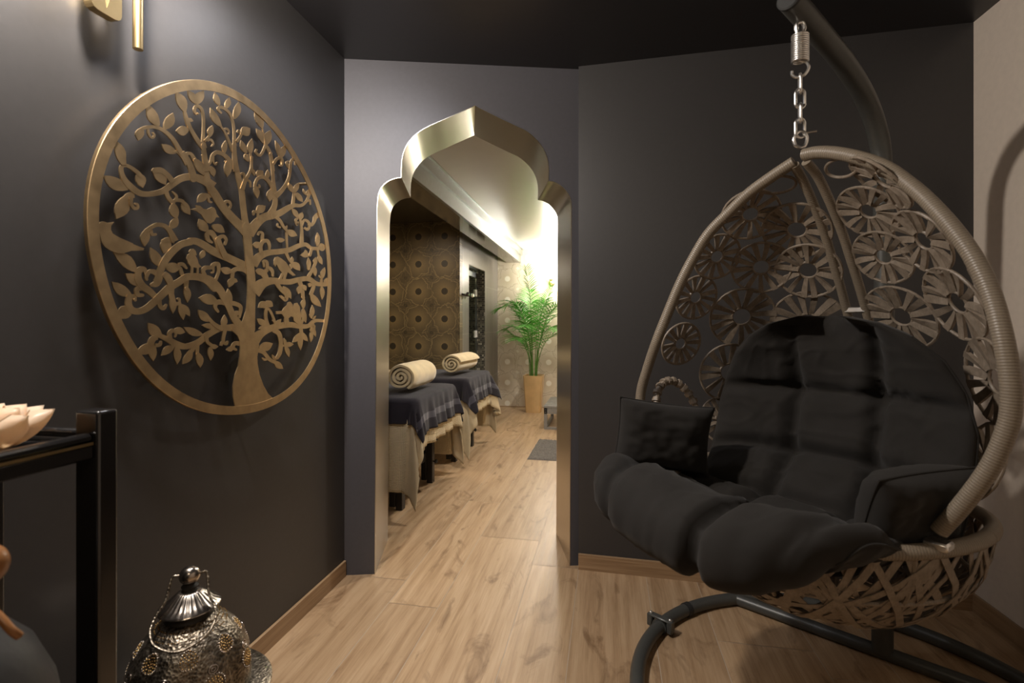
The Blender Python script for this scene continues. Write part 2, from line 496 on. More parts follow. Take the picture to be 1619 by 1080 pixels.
def glass(name, col, rough=0.02):
    t = NT(name)
    nz = t.noise(t.coord(), 6, 2)
    t.set(Base_Color=t.ramp(nz, [(0.0, col), (1.0, tuple(min(1, c * 1.05) for c in col))]), Roughness=rough, Transmission_Weight=1.0, IOR=1.45)
    return t.m
M['glass'] = glass('olive_tinted_glass', (0.42, 0.46, 0.30))
def petal_mat():
    t = NT('capiz_shell_petal')
    v = t.coord()
    nz = t.noise(v, 26, 4)
    c = t.ramp(nz, [(0.3, (0.86, 0.74, 0.60)), (0.7, (0.95, 0.88, 0.77))])
    t.set(Base_Color=c, Roughness=0.35, Transmission_Weight=0.0)
    tr = t.n('ShaderNodeBsdfTranslucent'); t.put(tr.inputs[0], (1.0, 0.86, 0.66))
    mx = t.n('ShaderNodeMixShader'); mx.inputs[0].default_value = 0.55
    t.t.links.new(t.b.outputs[0], mx.inputs[1]); t.t.links.new(tr.outputs[0], mx.inputs[2])
    t.t.links.new(mx.outputs[0], t.t.nodes['Material Output'].inputs[0])
    return t.m
M['petal'] = petal_mat()
def emit(name, col, s):
    t = NT(name)
    nz = t.noise(t.coord(), 10, 2)
    t.set(Base_Color=t.ramp(nz, [(0, col), (1, col)]), Roughness=0.5)
    t.put(t.b.inputs['Emission Color'], col); t.b.inputs['Emission Strength'].default_value = s
    return t.m
M['flame'] = emit('tealight_glow', (1.0, 0.72, 0.42), 12.0)
M['shade_glow'] = emit('lit_lamp_glass', (1.0, 0.92, 0.80), 14.0)
def lantern_mat():
    t = NT('antiqued_silver')
    v = t.coord()
    vor = t.n('ShaderNodeTexVoronoi', feature='F1'); t.t.links.new(v, vor.inputs['Vector']); vor.inputs['Scale'].default_value = 150
    nz = t.noise(v, 60, 5, 0.65)
    c = t.ramp(t.math('MULTIPLY_ADD', nz, 0.7, t.math('MULTIPLY', vor.outputs['Distance'], 0.35)), [(0.30, (0.055, 0.045, 0.034)), (0.55, (0.24, 0.205, 0.16)), (0.8, (0.46, 0.41, 0.33))])
    t.set(Base_Color=c, Roughness=t.math('MULTIPLY_ADD', nz, 0.3, 0.22), Metallic=1.0)
    t.bump(t.math('ADD', vor.outputs['Distance'], nz), 0.5, 0.003)
    return t.m
M['lantern'] = lantern_mat()
M['old_silver'] = simple('polished_old_silver', (0.46, 0.41, 0.36), 0.22, 1.0, 0.25, 30, rvar=0.15)
M['lantern_dark'] = simple('lantern_inside', (0.018, 0.014, 0.010), 0.6)

# ================================================================== SETTING
CH = 2.45                                   # ceiling, first room
A0 = W(-0.795, 2.370); A1 = W(0.3144, 2.466)     # front edge of the arch wall
UD = (A1 - A0).normalized(); UN = Vector((-UD.y, UD.x, 0))     # along, and into the depth
AL = (A1 - A0).length
DEPTH = 0.375
XL = -1.225; XR = 1.500; YB = -2.6
def AW(t, z, d=0.0):
    p = A0 + UD * t + UN * d
    return Vector((p.x, p.y, z))
# arch profile measured along the wall from its left corner (t, z)
ARCHPX = [(592, 909), (594, 600), (595.6, 330), (597.8, 308), (603.7, 294.8), (614, 286), (624.4, 281.8), (634, 280.4),
          (634, 268), (635, 252), (638.5, 238), (646, 224), (659, 210.5), (677, 199.5), (696.5, 190.8), (720, 180.5), (743, 170.3), (751.3, 166.4),
          (760, 171.5), (790, 186.5), (815, 198.5), (832.6, 207), (845.5, 217.4), (856.7, 230.4), (864.5, 246), (868, 263.7), (867.8, 285.8),
          (877, 287.6), (888, 294), (897.4, 304.4), (902.8, 315.5), (904, 330), (903, 600), (901.3, 898)]
def arch_tz(px, py):
    r = (px - 809.5) / FPX
    d2 = Vector((r, 1.0, 0)); dw = W(r, 1.0)
    # ray s*dw meets the wall line A0 + t*UD
    det = dw.x * (-UD.y) - dw.y * (-UD.x)
    s = (A0.x * (-UD.y) - A0.y * (-UD.x)) / det
    p = dw * s
    t = (p - A0).dot(UD)
    return t, CAM_H - (py - 513.0) / FPX * s
arch = [arch_tz(*p) for p in ARCHPX]
arch[0] = (arch[0][0], 0.0); arch[-1] = (arch[-1][0], 0.0)
# round the traced outline a little between its cusps
i_l, i_top, i_r = 7, 17, 26
segs = [arch[0:2], arch[2:i_l + 1], arch[i_l:i_top + 1], arch[i_top:i_r + 1], arch[i_r:-2], arch[-2:]]
prof = []
for k, sg in enumerate(segs):
    cs = sg if len(sg) == 2 else catmull(sg, 5)
    prof += cs if not prof else (cs[1:] if (abs(cs[0][0] - prof[-1][0]) < 1e-6 and abs(cs[0][1] - prof[-1][1]) < 1e-6) else cs)

poly = [(0, 0)] + prof + [(AL + 0.035, 0), (AL + 0.035, CH), (0, CH)]
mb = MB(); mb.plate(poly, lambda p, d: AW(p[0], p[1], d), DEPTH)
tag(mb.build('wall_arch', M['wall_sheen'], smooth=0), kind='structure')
# brushed metal sheet lining the reveal (3 mm)
mb = MB()
cen = Vector((AL * 0.5, 1.2))
rows_f, rows_b = [], []
n = len(prof)
inner = []
for i, (t, z) in enumerate(prof):
    a = Vector(prof[max(0, i - 1)]); b = Vector(prof[min(n - 1, i + 1)])
    tg = (b - a); nn = Vector((tg.y, -tg.x)); nn.normalize()
    inner.append((t + nn.x * 0.003, max(0.0, z + nn.y * 0.003)))
rows = [[AW(p[0], p[1], -0.001) for p in inner], [AW(p[0], p[1], DEPTH + 0.001) for p in inner],
        [AW(p[0], p[1], DEPTH + 0.001) for p in prof], [AW(p[0], p[1], -0.001) for p in prof], [AW(p[0], p[1], -0.001) for p in inner]]
mb.grid(rows)
tag(mb.build('trim_1', M['steel'], smooth=28), kind='structure')

def slab(name, lo, hi, m, kind='structure', bev=0):
    o = MB().box(lo, hi, bev=bev).build(name, m, smooth=0)
    return tag(o, kind=kind)
# left wall, beige right wall, back wall beside the arch, wall behind the camera
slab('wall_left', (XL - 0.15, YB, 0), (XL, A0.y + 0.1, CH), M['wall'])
slab('wall_right', (XR, YB, 0), (XR + 0.15, 2.55, CH), M['beige'])
B0 = W(0.325, 2.44); B1 = Vector((XR, 2.406, 0))
mb = MB()
back_n = Vector((0, 1, 0))
pl = [(B0.x, B0.y), (XR + 0.02, B1.y), (XR + 0.02, B1.y + 0.30), (B0.x - 0.005, B0.y + 0.30)]
mb.plate(pl, lambda p, d: Vector((p[0], p[1], d)), CH)
tag(mb.build('wall_back', M['wall'], smooth=0), kind='structure')
slab('wall_rear', (XL - 0.15, YB - 0.15, 0), (XR + 0.15, YB, CH), M['wall'])
mb = MB(); mb.plate([(XL - 0.15, YB - 0.15), (XR + 0.15, YB - 0.15), (XR + 0.15, 2.72), (B0.x, 2.72), (A0.x - 0.15, A0.y + 0.1)], lambda p, d: Vector((p[0], p[1], CH + d)), 0.12)
tag(mb.build('ceiling', M['ceiling'], smooth=0), kind='structure')
# baseboards
BH = 0.074; BT = 0.012
slab('baseboard_left', (XL, YB, 0), (XL + BT, A0.y - 0.004, BH), M['oak'], bev=0.002)
mb = MB(); mb.plate([(B0.x + 0.0, B0.y - 0.001), (B0.x, B0.y - BT - 0.004), (XR - BT, B1.y - BT), (XR - BT, B1.y)], lambda p, d: Vector((p[0], p[1], d)), BH)
tag(mb.build('baseboard_back', M['oak'], smooth=0), kind='structure')
slab('baseboard_right', (XR - BT, YB, 0), (XR, B1.y, BH), M['oak'], bev=0.002)

# floor: oak-look tiles of two widths, staggered
mb = MB()
xs = [0.74, 0.406, 0.179, -0.137, -0.366, -0.698, -0.918]
x = xs[0]; wd = [0.227, 0.334]
k = 0
right = []
while x < 1.9:
    x += wd[k % 2]; k += 1; right.append(x)
left = []; x = xs[-1]; k = 0
while x > -3.6:
    x -= [0.334, 0.227][k % 2]; k += 1; left.append(x)
lines = sorted(right + xs + left)
JO = {-0.918: 2.00, -1.252: 2.19, -0.366: 2.45, -0.698: 2.726, 0.406: 1.99}
L = 1.26
rg = random.Random(3)
for a, b in zip(lines[:-1], lines[1:]):
    y0 = None
    for kx, yy in JO.items():
        if abs(kx - a) < 0.01: y0 = yy
    if y0 is None: y0 = rg.uniform(0, L)
    if b < -1.3: ystart = 2.3
    else: ystart = YB
    y = y0 - L * math.ceil((y0 - ystart) / L) - L
    while y < 7.4:
        ya, yb_ = max(y, ystart), min(y + L, 7.35)
        if yb_ - ya > 0.01:
            g = 0.0013
            mb.add([(a + g, ya + g, 0), (b - g, ya + g, 0), (b - g, yb_ - g, 0), (a + g, yb_ - g, 0)], [(0, 1, 2, 3)])
        y += L
mb.cur = 1
mb.add([(-3.7, YB - 0.15, -0.0012), (2.1, YB - 0.15, -0.0012), (2.1, 7.4, -0.0012), (-3.7, 7.4, -0.0012)], [(0, 1, 2, 3)])
tag(mb.build('floor', [M['floor'], M['grout']], smooth=0, recalc=False), kind='structure')

# ------------------------------------------------------------------ second room
C2 = 2.27; X2L = -1.563; Y2P = 5.19; Y2F = 7.09; X2R = 0.55
slab('wall_far', (X2L - 0.7, Y2F, 0), (X2R + 0.15, Y2F + 0.12, 2.5), M['poppy_pale'])
slab('wall_poppy', (-3.5, Y2P, 0), (X2L, Y2P + 0.10, 2.5), M['poppy'])
slab('wall_alcove', (-3.62, 2.56, 0), (-3.5, Y2P + 0.1, 2.5), M['tile'])
slab('wall_side', (X2R, 2.72, 0), (X2R + 0.12, Y2F + 0.12, 2.5), M['poppy_pale'])
slab('wall_near', (-3.62, 2.50, 0), (A0.x - 0.03, 2.58, 2.5), M['tile'])
slab('wall_near_right', (-0.235, 2.70, 0), (X2R + 0.12, 2.86, 2.5), M['tile'])
# grey tiled wall with the steam-room doorway in it
DY0, DY1, DZ = 5.55, 6.315, 1.885
mb = MB()
mb.plate([(Y2P + 0.101, 0), (DY0, 0), (DY0, DZ), (DY1, DZ), (DY1, 0), (Y2F, 0), (Y2F, 2.5), (Y2P + 0.101, 2.5)], lambda p, d: Vector((X2L - d, p[0], p[1])), 0.112)
tag(mb.build('wall_tiled', M['tile'], smooth=0), kind='structure')
mb = MB()   # mosaic jambs and the small mosaic room behind the glass
mb.box((X2L - 0.85, DY1 - 0.006, 0), (X2L - 0.001, DY1 + 0.02, DZ + 0.4))
mb.box((X2L - 0.112, DY0 - 0.02, 0), (X2L - 0.001, DY0 + 0.006, DZ))
mb.box((X2L - 0.112, DY0, DZ - 0.008), (X2L - 0.001, DY1, DZ + 0.015))
mb.box((X2L - 0.9, DY0 - 0.18, 0), (X2L - 0.85, DY1 + 0.02, DZ + 0.4))
mb.box((X2L - 0.9, DY0 - 0.20, 0), (X2L - 0.12, DY0 - 0.18, DZ + 0.4))
mb.box((X2L - 0.9, DY0 - 0.20, DZ + 0.4), (X2L - 0.112, DY1 + 0.02, DZ + 0.42))
tag(mb.build('wall_mosaic', M['mosaic'], smooth=0), kind='structure')
point('steam_room_light', (X2L - 0.45, 5.75, 2.1), 3, (0.95, 1.0, 0.75), 0.05)
# glass door in it
dr = thing('door_1', None, None, (X2L - 0.112, DY0, 0)); tag(dr, kind='structure')
MB().box((-0.010, 0.01, 0.012), (-0.002, DY1 - DY0 - 0.024, DZ - 0.09)).build('door_glass', M['glass'], dr, 0)
MB().box((-0.016, DY1 - DY0 - 0.022, 0.01), (0.006, DY1 - DY0 - 0.008, DZ - 0.02)).build('door_edge', M['aluminium'], dr, 0)
MB().box((-0.012, 0.0, DZ - 0.09), (0.006, DY1 - DY0 - 0.01, DZ - 0.03)).build('header_rail', M['aluminium'], dr, 0)
for z in (0.5, 1.02, 1.55):
    MB().box((-0.022, DY1 - DY0 - 0.085, z), (0.014, DY1 - DY0 - 0.012, z + 0.09), bev=0.004).build('hinge', M['white'], dr, 0)
MB().box((-0.02, 0.02, 0.98), (0.03, 0.075, 1.03), bev=0.004).build('door_handle', M['white'], dr, 0)

# stretch ceiling, dropped gloss beam with aluminium cove, darker alcove ceiling
mb = MB(); mb.plate([(-1.226, 2.66), (X2R + 0.12, 2.66), (X2R + 0.12, Y2F), (-1.226, Y2F)], lambda p, d: Vector((p[0], p[1], C2 + d)), 0.05)
tag(mb.build('ceiling_stretch', M['stretch'], smooth=0), kind='structure')
bm_pts = [(-1.345, 2.62), (-1.145, 2.62), (-1.226, Y2F), (-1.42, Y2F)]
mb = MB(); mb.plate(bm_pts, lambda p, d: Vector((p[0], p[1], 2.08 + d)), 0.42)
tag(mb.build('trim_2', M['beam'], smooth=0), kind='structure')
mb = MB(); mb.plate([(-3.62, 2.5), (-1.38, 2.5), (-1.40, Y2F), (-3.62, Y2F)], lambda p, d: Vector((p[0], p[1], 2.306 + d)), 0.05)
tag(mb.build('ceiling_alcove', M['alcove'], smooth=0), kind='structure')
mb = MB()    # aluminium cove profile along the beam
def cove(x0n, x1n, z0, z1):
    dx = -0.081
    mb.add([(x0n, 2.62, z0), (x1n, 2.62, z0), (x1n, 2.62, z1), (x0n, 2.62, z1),
            (x0n + dx, Y2F, z0), (x1n + dx, Y2F, z0), (x1n + dx, Y2F, z1), (x0n + dx, Y2F, z1)],
           [(0, 1, 2, 3), (4, 7, 6, 5), (0, 4, 5, 1), (3, 2, 6, 7), (0, 3, 7, 4), (1, 5, 6, 2)])
cove(-1.147, -1.140, 2.078, 2.185)
cove(-1.147, -1.118, 2.185, 2.194)
cove(-1.125, -1.118, 2.194, C2)
cove(-1.118, -1.104, C2 - 0.006, C2 - 0.001)
cove(-1.165, -1.140, 2.074, 2.080)
tag(mb.build('trim_3', M['aluminium'], smooth=0), kind='structure')
slab('baseboard_far', (X2L, Y2F - 0.012, 0), (X2R, Y2F, 0.012), M['oak'])


# ================================================================== TREE OF LIFE
# cut-sheet drawing of the tree: strokes S(points with width), leaves F(base, tip, width), outlines G
SH = {'a': (130, 120, 7.715), 'b': (310, 120, 7.2), 'c': (130, 240, 7.2), 'd': (320, 240, 7.2), 'e': (130, 370, 7.2),
      'g': (320, 370, 7.2), 'h': (180, 490, 6.75), 'i': (350, 490, 6.356)}
TP = -1.180                                   # the sheet stands 45 mm off the wall
def sheet(p, d=0.0):
    r = (p[0] - 809.5) / FPX
    yc = TP / (r * CT - ST)
    return Vector((TP - d, yc * (r * ST + CT), CAM_H - (p[1] - 513.0) / FPX * yc))
tree_mb = MB(); bird_polys = []
SHEET_T = 0.0035
lev = [0]
def fm(p, d):
    return sheet(p, d + lev[0])
def bump_level():
    lev[0] = (lev[0] + 0.00013) % 0.0016        # sheets are welded a hair apart, never exactly coplanar
def px(c, p):
    o = SH[c]; return (o[0] + p[0] / o[2], o[1] + p[1] / o[2])
def S(c, pts, mb=None):
    q = [px(c, p) + (p[2] / SH[c][2],) for p in pts]
    q = catmull(q, 5) if len(q) > 2 else [tuple(a + (b - a) * k / 3 for a, b in zip(q[0], q[1])) for k in range(4)]
    L, R = [], []
    for i, (x, y, w) in enumerate(q):
        a = q[max(0, i - 1)]; b = q[min(len(q) - 1, i + 1)]
        dx, dy = b[0] - a[0], b[1] - a[1]; l = hypot(dx, dy) or 1
        nx, ny = -dy / l, dx / l
        L.append((x + nx * w / 2, y + ny * w / 2)); R.append((x - nx * w / 2, y - ny * w / 2))
    m = mb or tree_mb
    n = len(q); bump_level(); e_ = lev[0]
    vs = [sheet(p, e_) for p in L] + [sheet(p, e_) for p in R] + [sheet(p, SHEET_T + e_) for p in L] + [sheet(p, SHEET_T + e_) for p in R]
    fs = []
    for i in range(n - 1):
        fs += [(i, i + 1, n + i + 1, n + i), (2 * n + i, 3 * n + i, 3 * n + i + 1, 2 * n + i + 1),
               (i, 2 * n + i, 2 * n + i + 1, i + 1), (n + i, n + i + 1, 3 * n + i + 1, 3 * n + i)]
    fs += [(0, n, 3 * n, 2 * n), (n - 1, 3 * n - 1, 4 * n - 1, 2 * n - 1)]
    m.add(vs, fs)
    # round end
    x, y, w = q[-1]
    if w > 2.0: disc((x, y), w * 0.5)
def disc(c, r):
    bump_level()
    tree_mb.plate([(c[0] + r * cos(2 * pi * k / 10), c[1] + r * sin(2 * pi * k / 10)) for k in range(10)], fm, SHEET_T)
def F(c, b, t, w):
    bump_level(); b = px(c, b); t = px(c, t); w = w / SH[c][2]
    dx, dy = t[0] - b[0], t[1] - b[1]; l = hypot(dx, dy)
    ux, uy = dx / l, dy / l; nx, ny = -uy, ux
    pr = [(0.0, 0.10), (0.12, 0.28), (0.28, 0.43), (0.45, 0.5), (0.62, 0.45), (0.78, 0.31), (0.90, 0.14), (1.0, 0.0)]
    bend = 0.05 * l * (1 if (int(b[0] + b[1]) % 2) else -1)
    def P(s, o):
        off = o * w + bend * sin(pi * s)
        return (b[0] + ux * l * s + nx * off, b[1] + uy * l * s + ny * off)
    poly = [P(s, o) for s, o in pr] + [P(s, -o) for s, o in pr[-2::-1]]
    tree_mb.plate(poly, fm, SHEET_T)
def G(pts, bird=False):
    bump_level(); q = [px(c, p) for c, p in pts]
    if bird: bird_polys.append(q)
    else: tree_mb.plate(q, fm, SHEET_T)
def C(c, *pts): return [(c, p) for p in pts]

# upper left
F('a', (935, 610), (805, 345), 130); F('a', (1010, 650), (1112, 450), 120)
S('a', [(1290, 1080, 62), (1200, 920, 55), (1100, 760, 50), (1000, 670, 45), (900, 625, 42), (800, 625, 40), (730, 645, 36)])
F('a', (735, 635), (690, 790), 105)
S('a', [(810, 650, 30), (815, 700, 28), (840, 745, 28), (875, 750, 28), (885, 720, 24), (872, 695, 20)])
S('a', [(1230, 1000, 30), (1180, 940, 30), (1140, 920, 30)]); F('a', (1150, 940), (975, 830), 100)
S('c', [(1190, 50, 34), (1205, 20, 36), (1245, 25, 36), (1285, 90, 50)]); F('c', (1280, 80), (1385, 272), 100)
F('a', (500, 1085), (408, 785), 125); S('c', [(480, 150, 50), (480, 90, 42), (470, 40, 50)])
F('a', (1262, 435), (1148, 192), 120)
S('a', [(1245, 400, 30), (1290, 560, 50), (1330, 650, 45), (1400, 770, 52), (1485, 880, 55)])
F('a', (1280, 530), (1360, 552), 50); F('a', (1305, 655), (1150, 670), 120)
F('a', (1392, 335), (1295, 178), 88); F('a', (1400, 345), (1490, 178), 112)
S('a', [(1490, 880, 75), (1485, 760, 38), (1490, 600, 32), (1485, 480, 32), (1460, 400, 35), (1410, 365, 40), (1382, 395, 34), (1382, 435, 30), (1402, 465, 28), (1420, 460, 24)])
S('c', [(1140, 5, 58), (1210, 110, 62), (1255, 230, 72), (1270, 305, 84)])
# top
F('b', (270, 335), (218, 188), 64); F('b', (345, 372), (380, 243), 66); F('b', (440, 490), (490, 292), 82); F('b', (290, 578), (168, 362), 82)
S('b', [(445, 800, 40), (440, 640, 27), (425, 520, 25), (390, 430, 30), (340, 380, 32), (290, 355, 35), (258, 365, 28), (266, 395, 26), (290, 420, 22)])
S('b', [(425, 860, 35), (380, 740, 28), (335, 640, 24), (285, 570, 22)]); S('b', [(320, 615, 22), (355, 600, 25), (380, 630, 20), (380, 665, 14)])
S('b', [(130, 1085, 62), (100, 900, 50), (85, 790, 48)])
F('b', (160, 692), (190, 563), 68); S('b', [(100, 745, 30), (130, 715, 26), (160, 680, 24)]); S('b', [(130, 740, 22), (170, 725, 26), (200, 770, 22), (185, 800, 16)])
S('b', [(462, 1085, 66), (445, 930, 50), (440, 780, 42)])
F('b', (330, 882), (345, 733), 58)
S('b', [(430, 1010, 40), (370, 940, 45), (310, 890, 45), (250, 870, 45), (200, 900, 38), (175, 970, 30), (150, 1020, 20)]); S('b', [(205, 920, 20), (205, 975, 18), (230, 1010, 18), (245, 985, 15)])
S('b', [(465, 750, 34), (505, 695, 28), (525, 645, 26)]); F('b', (520, 655), (618, 595), 118); S('b', [(512, 665, 20), (490, 620, 24), (478, 640, 20)])
F('b', (580, 880), (515, 728), 66); F('b', (625, 890), (642, 713), 68); S('b', [(640, 1085, 30), (635, 980, 26), (625, 880, 22)]); F('b', (565, 885), (605, 978), 52)
S('b', [(600, 905, 20), (570, 895, 20)])
S('b', [(695, 835, 22), (682, 870, 26), (730, 905, 26), (765, 860, 26), (795, 790, 30)]); F('b', (760, 592), (668, 413), 84)
S('b', [(752, 570, 15), (785, 700, 14), (795, 780, 26)]); F('b', (790, 775), (690, 598), 80); F('b', (800, 785), (850, 618), 100)
S('b', [(882, 1085, 38), (870, 980, 36), (845, 870, 36), (797, 785, 34)])
F('b', (958, 925), (908, 735), 54); F('b', (982, 925), (1022, 785), 70)
S('b', [(885, 1000, 30), (920, 950, 28), (965, 930, 28), (985, 970, 26), (978, 1020, 20), (955, 1020, 16)])
S('b', [(1072, 1085, 30), (1080, 1000, 28), (1100, 950, 26), (1130, 955, 20), (1130, 1012, 16)]); S('b', [(1070, 1060, 20), (1045, 1020, 28), (1035, 985, 22), (1055, 970, 16)])
# left arm
S('c', [(1500, 400, 110), (1400, 330, 95), (1250, 285, 82), (1130, 305, 78), (1030, 370, 75), (920, 450, 66), (780, 480, 60), (660, 470, 66), (560, 400, 72), (490, 320, 60), (455, 240, 50), (455, 170, 45), (500, 155, 40), (560, 180, 40), (640, 240, 45), (680, 285, 40)])
F('c', (640, 245), (698, 410), 115); F('c', (530, 425), (243, 268), 140)
S('c', [(600, 490, 66), (540, 500, 72), (500, 530, 60)]); F('c', (505, 510), (395, 765), 165)
S('c', [(562, 510, 46), (560, 590, 38), (590, 640, 36), (632, 640, 34), (632, 602, 28), (608, 592, 24)])
S('c', [(1035, 345, 66), (980, 270, 56), (900, 210, 60), (830, 215, 66)]); F('c', (820, 190), (958, 378), 130)
S('c', [(955, 445, 56), (985, 520, 46), (1040, 585, 46)]); S('c', [(1040, 570, 36), (1080, 550, 40), (1140, 560, 40), (1175, 600, 36)]); S('c', [(1075, 555, 36), (1078, 500, 28), (1035, 455, 16)])
F('c', (1150, 560), (1237, 718), 92); F('c', (1035, 585), (1082, 768), 108); F('c', (1085, 750), (1000, 882), 92)
S('c', [(1060, 1020, 82), (1000, 900, 56), (940, 845, 50), (860, 830, 46), (790, 860, 42), (735, 900, 46)]); F('c', (745, 880), (715, 1078), 105); S('c', [(785, 890, 40), (800, 940, 34), (842, 940, 28)])
S('e', [(1060, 80, 62), (990, 60, 52), (930, 80, 42)]); F('e', (965, 45), (935, 220), 125)
S('c', [(1510, 500, 46), (1440, 497, 48), (1375, 500, 46)]); F('c', (1430, 480), (1313, 577), 92); S('c', [(1440, 510, 26), (1445, 560, 24), (1475, 575, 20)])
F('e', (620, 425), (358, 205), 140)
# trunk forks
S('d', [(515, 930, 110), (430, 840, 102), (330, 740, 97), (230, 620, 92), (150, 490, 92), (90, 400, 82), (65, 330, 72), (45, 200, 52), (20, 40, 44)])
F('d', (95, 165), (137, 285), 70); S('d', [(250, 630, 38), (262, 580, 35), (300, 565, 34), (325, 600, 30), (320, 640, 25)])
S('d', [(515, 930, 92), (490, 760, 66), (470, 600, 62), (455, 450, 60), (420, 300, 58), (390, 170, 54), (370, 20, 48)])
S('d', [(372, 185, 62), (320, 130, 42), (275, 108, 32)]); F('d', (285, 105), (285, 288), 84)
S('d', [(458, 425, 52), (490, 330, 42), (530, 260, 30), (560, 180, 26), (565, 60, 26)]); S('d', [(475, 365, 22), (482, 300, 24), (472, 250, 32), (448, 250, 26)]); S('d', [(510, 320, 25), (545, 340, 24), (555, 395, 20)])
F('d', (625, 275), (695, 215), 92); F('d', (570, 195), (600, 275), 40)
S('d', [(535, 940, 116), (620, 820, 102), (700, 750, 92), (780, 725, 90)]); S('d', [(770, 730, 82), (820, 640, 62), (835, 560, 54), (830, 470, 48), (815, 340, 36), (805, 200, 34), (782, 20, 32)])
S('d', [(818, 430, 45), (760, 340, 42), (700, 290, 40), (640, 300, 35), (610, 350, 30), (600, 400, 28)]); F('d', (600, 385), (630, 533), 64); S('d', [(635, 405, 22), (655, 400, 20), (652, 378, 16)]); F('d', (735, 315), (750, 203), 50); F('d', (800, 418), (770, 568), 82)
S('d', [(838, 505, 64), (910, 440, 46), (970, 350, 36), (1000, 250, 28), (1005, 140, 26)]); S('d', [(818, 125, 28), (860, 75, 26), (900, 80, 26), (910, 150, 22)])
F('d', (625, 690), (720, 615), 95); S('d', [(640, 770, 28), (635, 690, 24)]); S('d', [(635, 690, 26), (592, 680, 30), (588, 715, 20)])
# right side twigs
S('d', [(780, 730, 85), (880, 700, 72), (980, 640, 60), (1050, 610, 46), (1130, 610, 36), (1190, 560, 28), (1222, 480, 30)]); F('d', (1200, 505), (1242, 420), 58); F('d', (1185, 490), (1153, 422), 28); S('d', [(1200, 560, 22), (1228, 550, 22), (1232, 597, 18)])
S('d', [(1035, 625, 36), (1045, 530, 30), (1050, 460, 26)]); F('d', (1042, 462), (983, 352), 58); F('d', (1055, 462), (1102, 352), 54); F('d', (1075, 465), (1147, 572), 62)
S('d', [(1135, 1080, 44), (1135, 900, 30), (1115, 750, 26)]); F('d', (1090, 750), (1018, 643), 58); F('d', (1118, 772), (1142, 688), 62); S('d', [(1095, 745, 26), (1070, 780, 26), (1082, 835, 22), (1095, 800, 16)])
S('d', [(1135, 840, 30), (1160, 780, 30), (1200, 790, 32), (1240, 835, 34), (1275, 800, 32), (1290, 750, 46), (1318, 720, 54)]); S('d', [(1165, 865, 26), (1200, 885, 32), (1222, 860, 24), (1212, 830, 18)])
S('d', [(845, 745, 42), (890, 790, 34), (930, 860, 30), (970, 905, 28)]); S('d', [(895, 862, 22), (862, 850, 20), (860, 820, 16)]); F('d', (970, 895), (1083, 955), 78); F('d', (950, 895), (970, 838), 26); S('d', [(965, 900, 28), (965, 1000, 24), (970, 1085, 22)]); F('d', (940, 1005), (845, 995), 54)
F('d', (1310, 1045), (1315, 918), 50)
S('g', [(685, 95, 34), (690, 30, 34), (688, -10, 30), (655, -20, 28), (640, 10, 20)]); F('g', (668, 115), (573, 125), 76); S('g', [(675, 225, 46), (665, 150, 40), (690, 90, 40), (740, 78, 42), (765, 130, 34), (765, 190, 20)])
# lower left
F('c', (1430, 905), (1333, 762), 108); F('d', (118, 838), (258, 920), 96)
S('d', [(215, 1120, 70), (185, 1060, 60), (150, 980, 52), (105, 920, 62), (60, 935, 50), (70, 1000, 45), (112, 1032, 25)]); S('d', [(190, 985, 42), (240, 960, 40), (275, 1000, 36), (265, 1052, 30)])
S('g', [(560, 420, 140), (480, 365, 105), (380, 310, 88), (250, 250, 88), (120, 190, 88), (30, 130, 82), (-60, 85, 78), (-130, 78, 76)])
S('g', [(265, 260, 70), (215, 150, 58), (180, 60, 56)])
S('e', [(1250, 86, 75), (1130, 120, 76), (1030, 200, 82), (950, 300, 82), (900, 400, 78), (880, 480, 88), (850, 560, 82), (800, 580, 44)])
S('e', [(880, 480, 62), (830, 435, 60), (770, 430, 44), (735, 490, 40), (740, 520, 30)])
S('e', [(735, 480, 36), (725, 430, 44), (700, 400, 62), (650, 420, 74), (640, 500, 82), (690, 590, 82), (770, 650, 76), (845, 725, 62)])
S('e', [(690, 610, 62), (630, 630, 55), (640, 690, 50), (695, 697, 36)])
F('e', (660, 590), (498, 448), 115); F('e', (565, 705), (343, 542), 120)
S('e', [(555, 715, 62), (600, 715, 50), (605, 752, 36)]); S('e', [(545, 690, 62), (530, 790, 76), (560, 860, 80), (640, 882, 72), (740, 845, 76), (860, 740, 82), (1000, 610, 86), (1100, 550, 78), (1200, 490, 78), (1330, 490, 82), (1430, 530, 92), (1512, 610, 98)])
F('e', (575, 850), (400, 955), 150); S('e', [(480, 905, 100), (410, 955, 60)])
F('e', (925, 378), (783, 152), 118); F('e', (950, 370), (1135, 380), 118); S('e', [(1100, 350, 40), (1150, 345, 42), (1192, 388, 26)]); S('e', [(1120, 385, 40), (1150, 475, 44)])
S('e', [(930, 450, 64), (980, 500, 82), (1015, 580, 72)])
F('e', (1390, 185), (1348, 283), 62)
S('g', [(30, 470, 46), (12, 420, 44), (40, 385, 48), (110, 380, 44), (130, 350, 44), (180, 345, 50), (188, 430, 34), (165, 500, 32), (140, 545, 40)]); S('g', [(125, 370, 30), (128, 430, 24), (105, 440, 20)])
F('g', (215, 400), (355, 425), 84); S('g', [(335, 440, 46), (390, 400, 50), (470, 400, 62), (540, 440, 62)]); S('g', [(350, 430, 46), (345, 505, 40)]); F('g', (362, 498), (303, 608), 74); F('g', (345, 525), (403, 542), 52)
S('g', [(0, 495, 90), (100, 535, 92), (190, 620, 88), (250, 720, 82), (300, 820, 72), (350, 930, 78), (430, 1050, 90)])
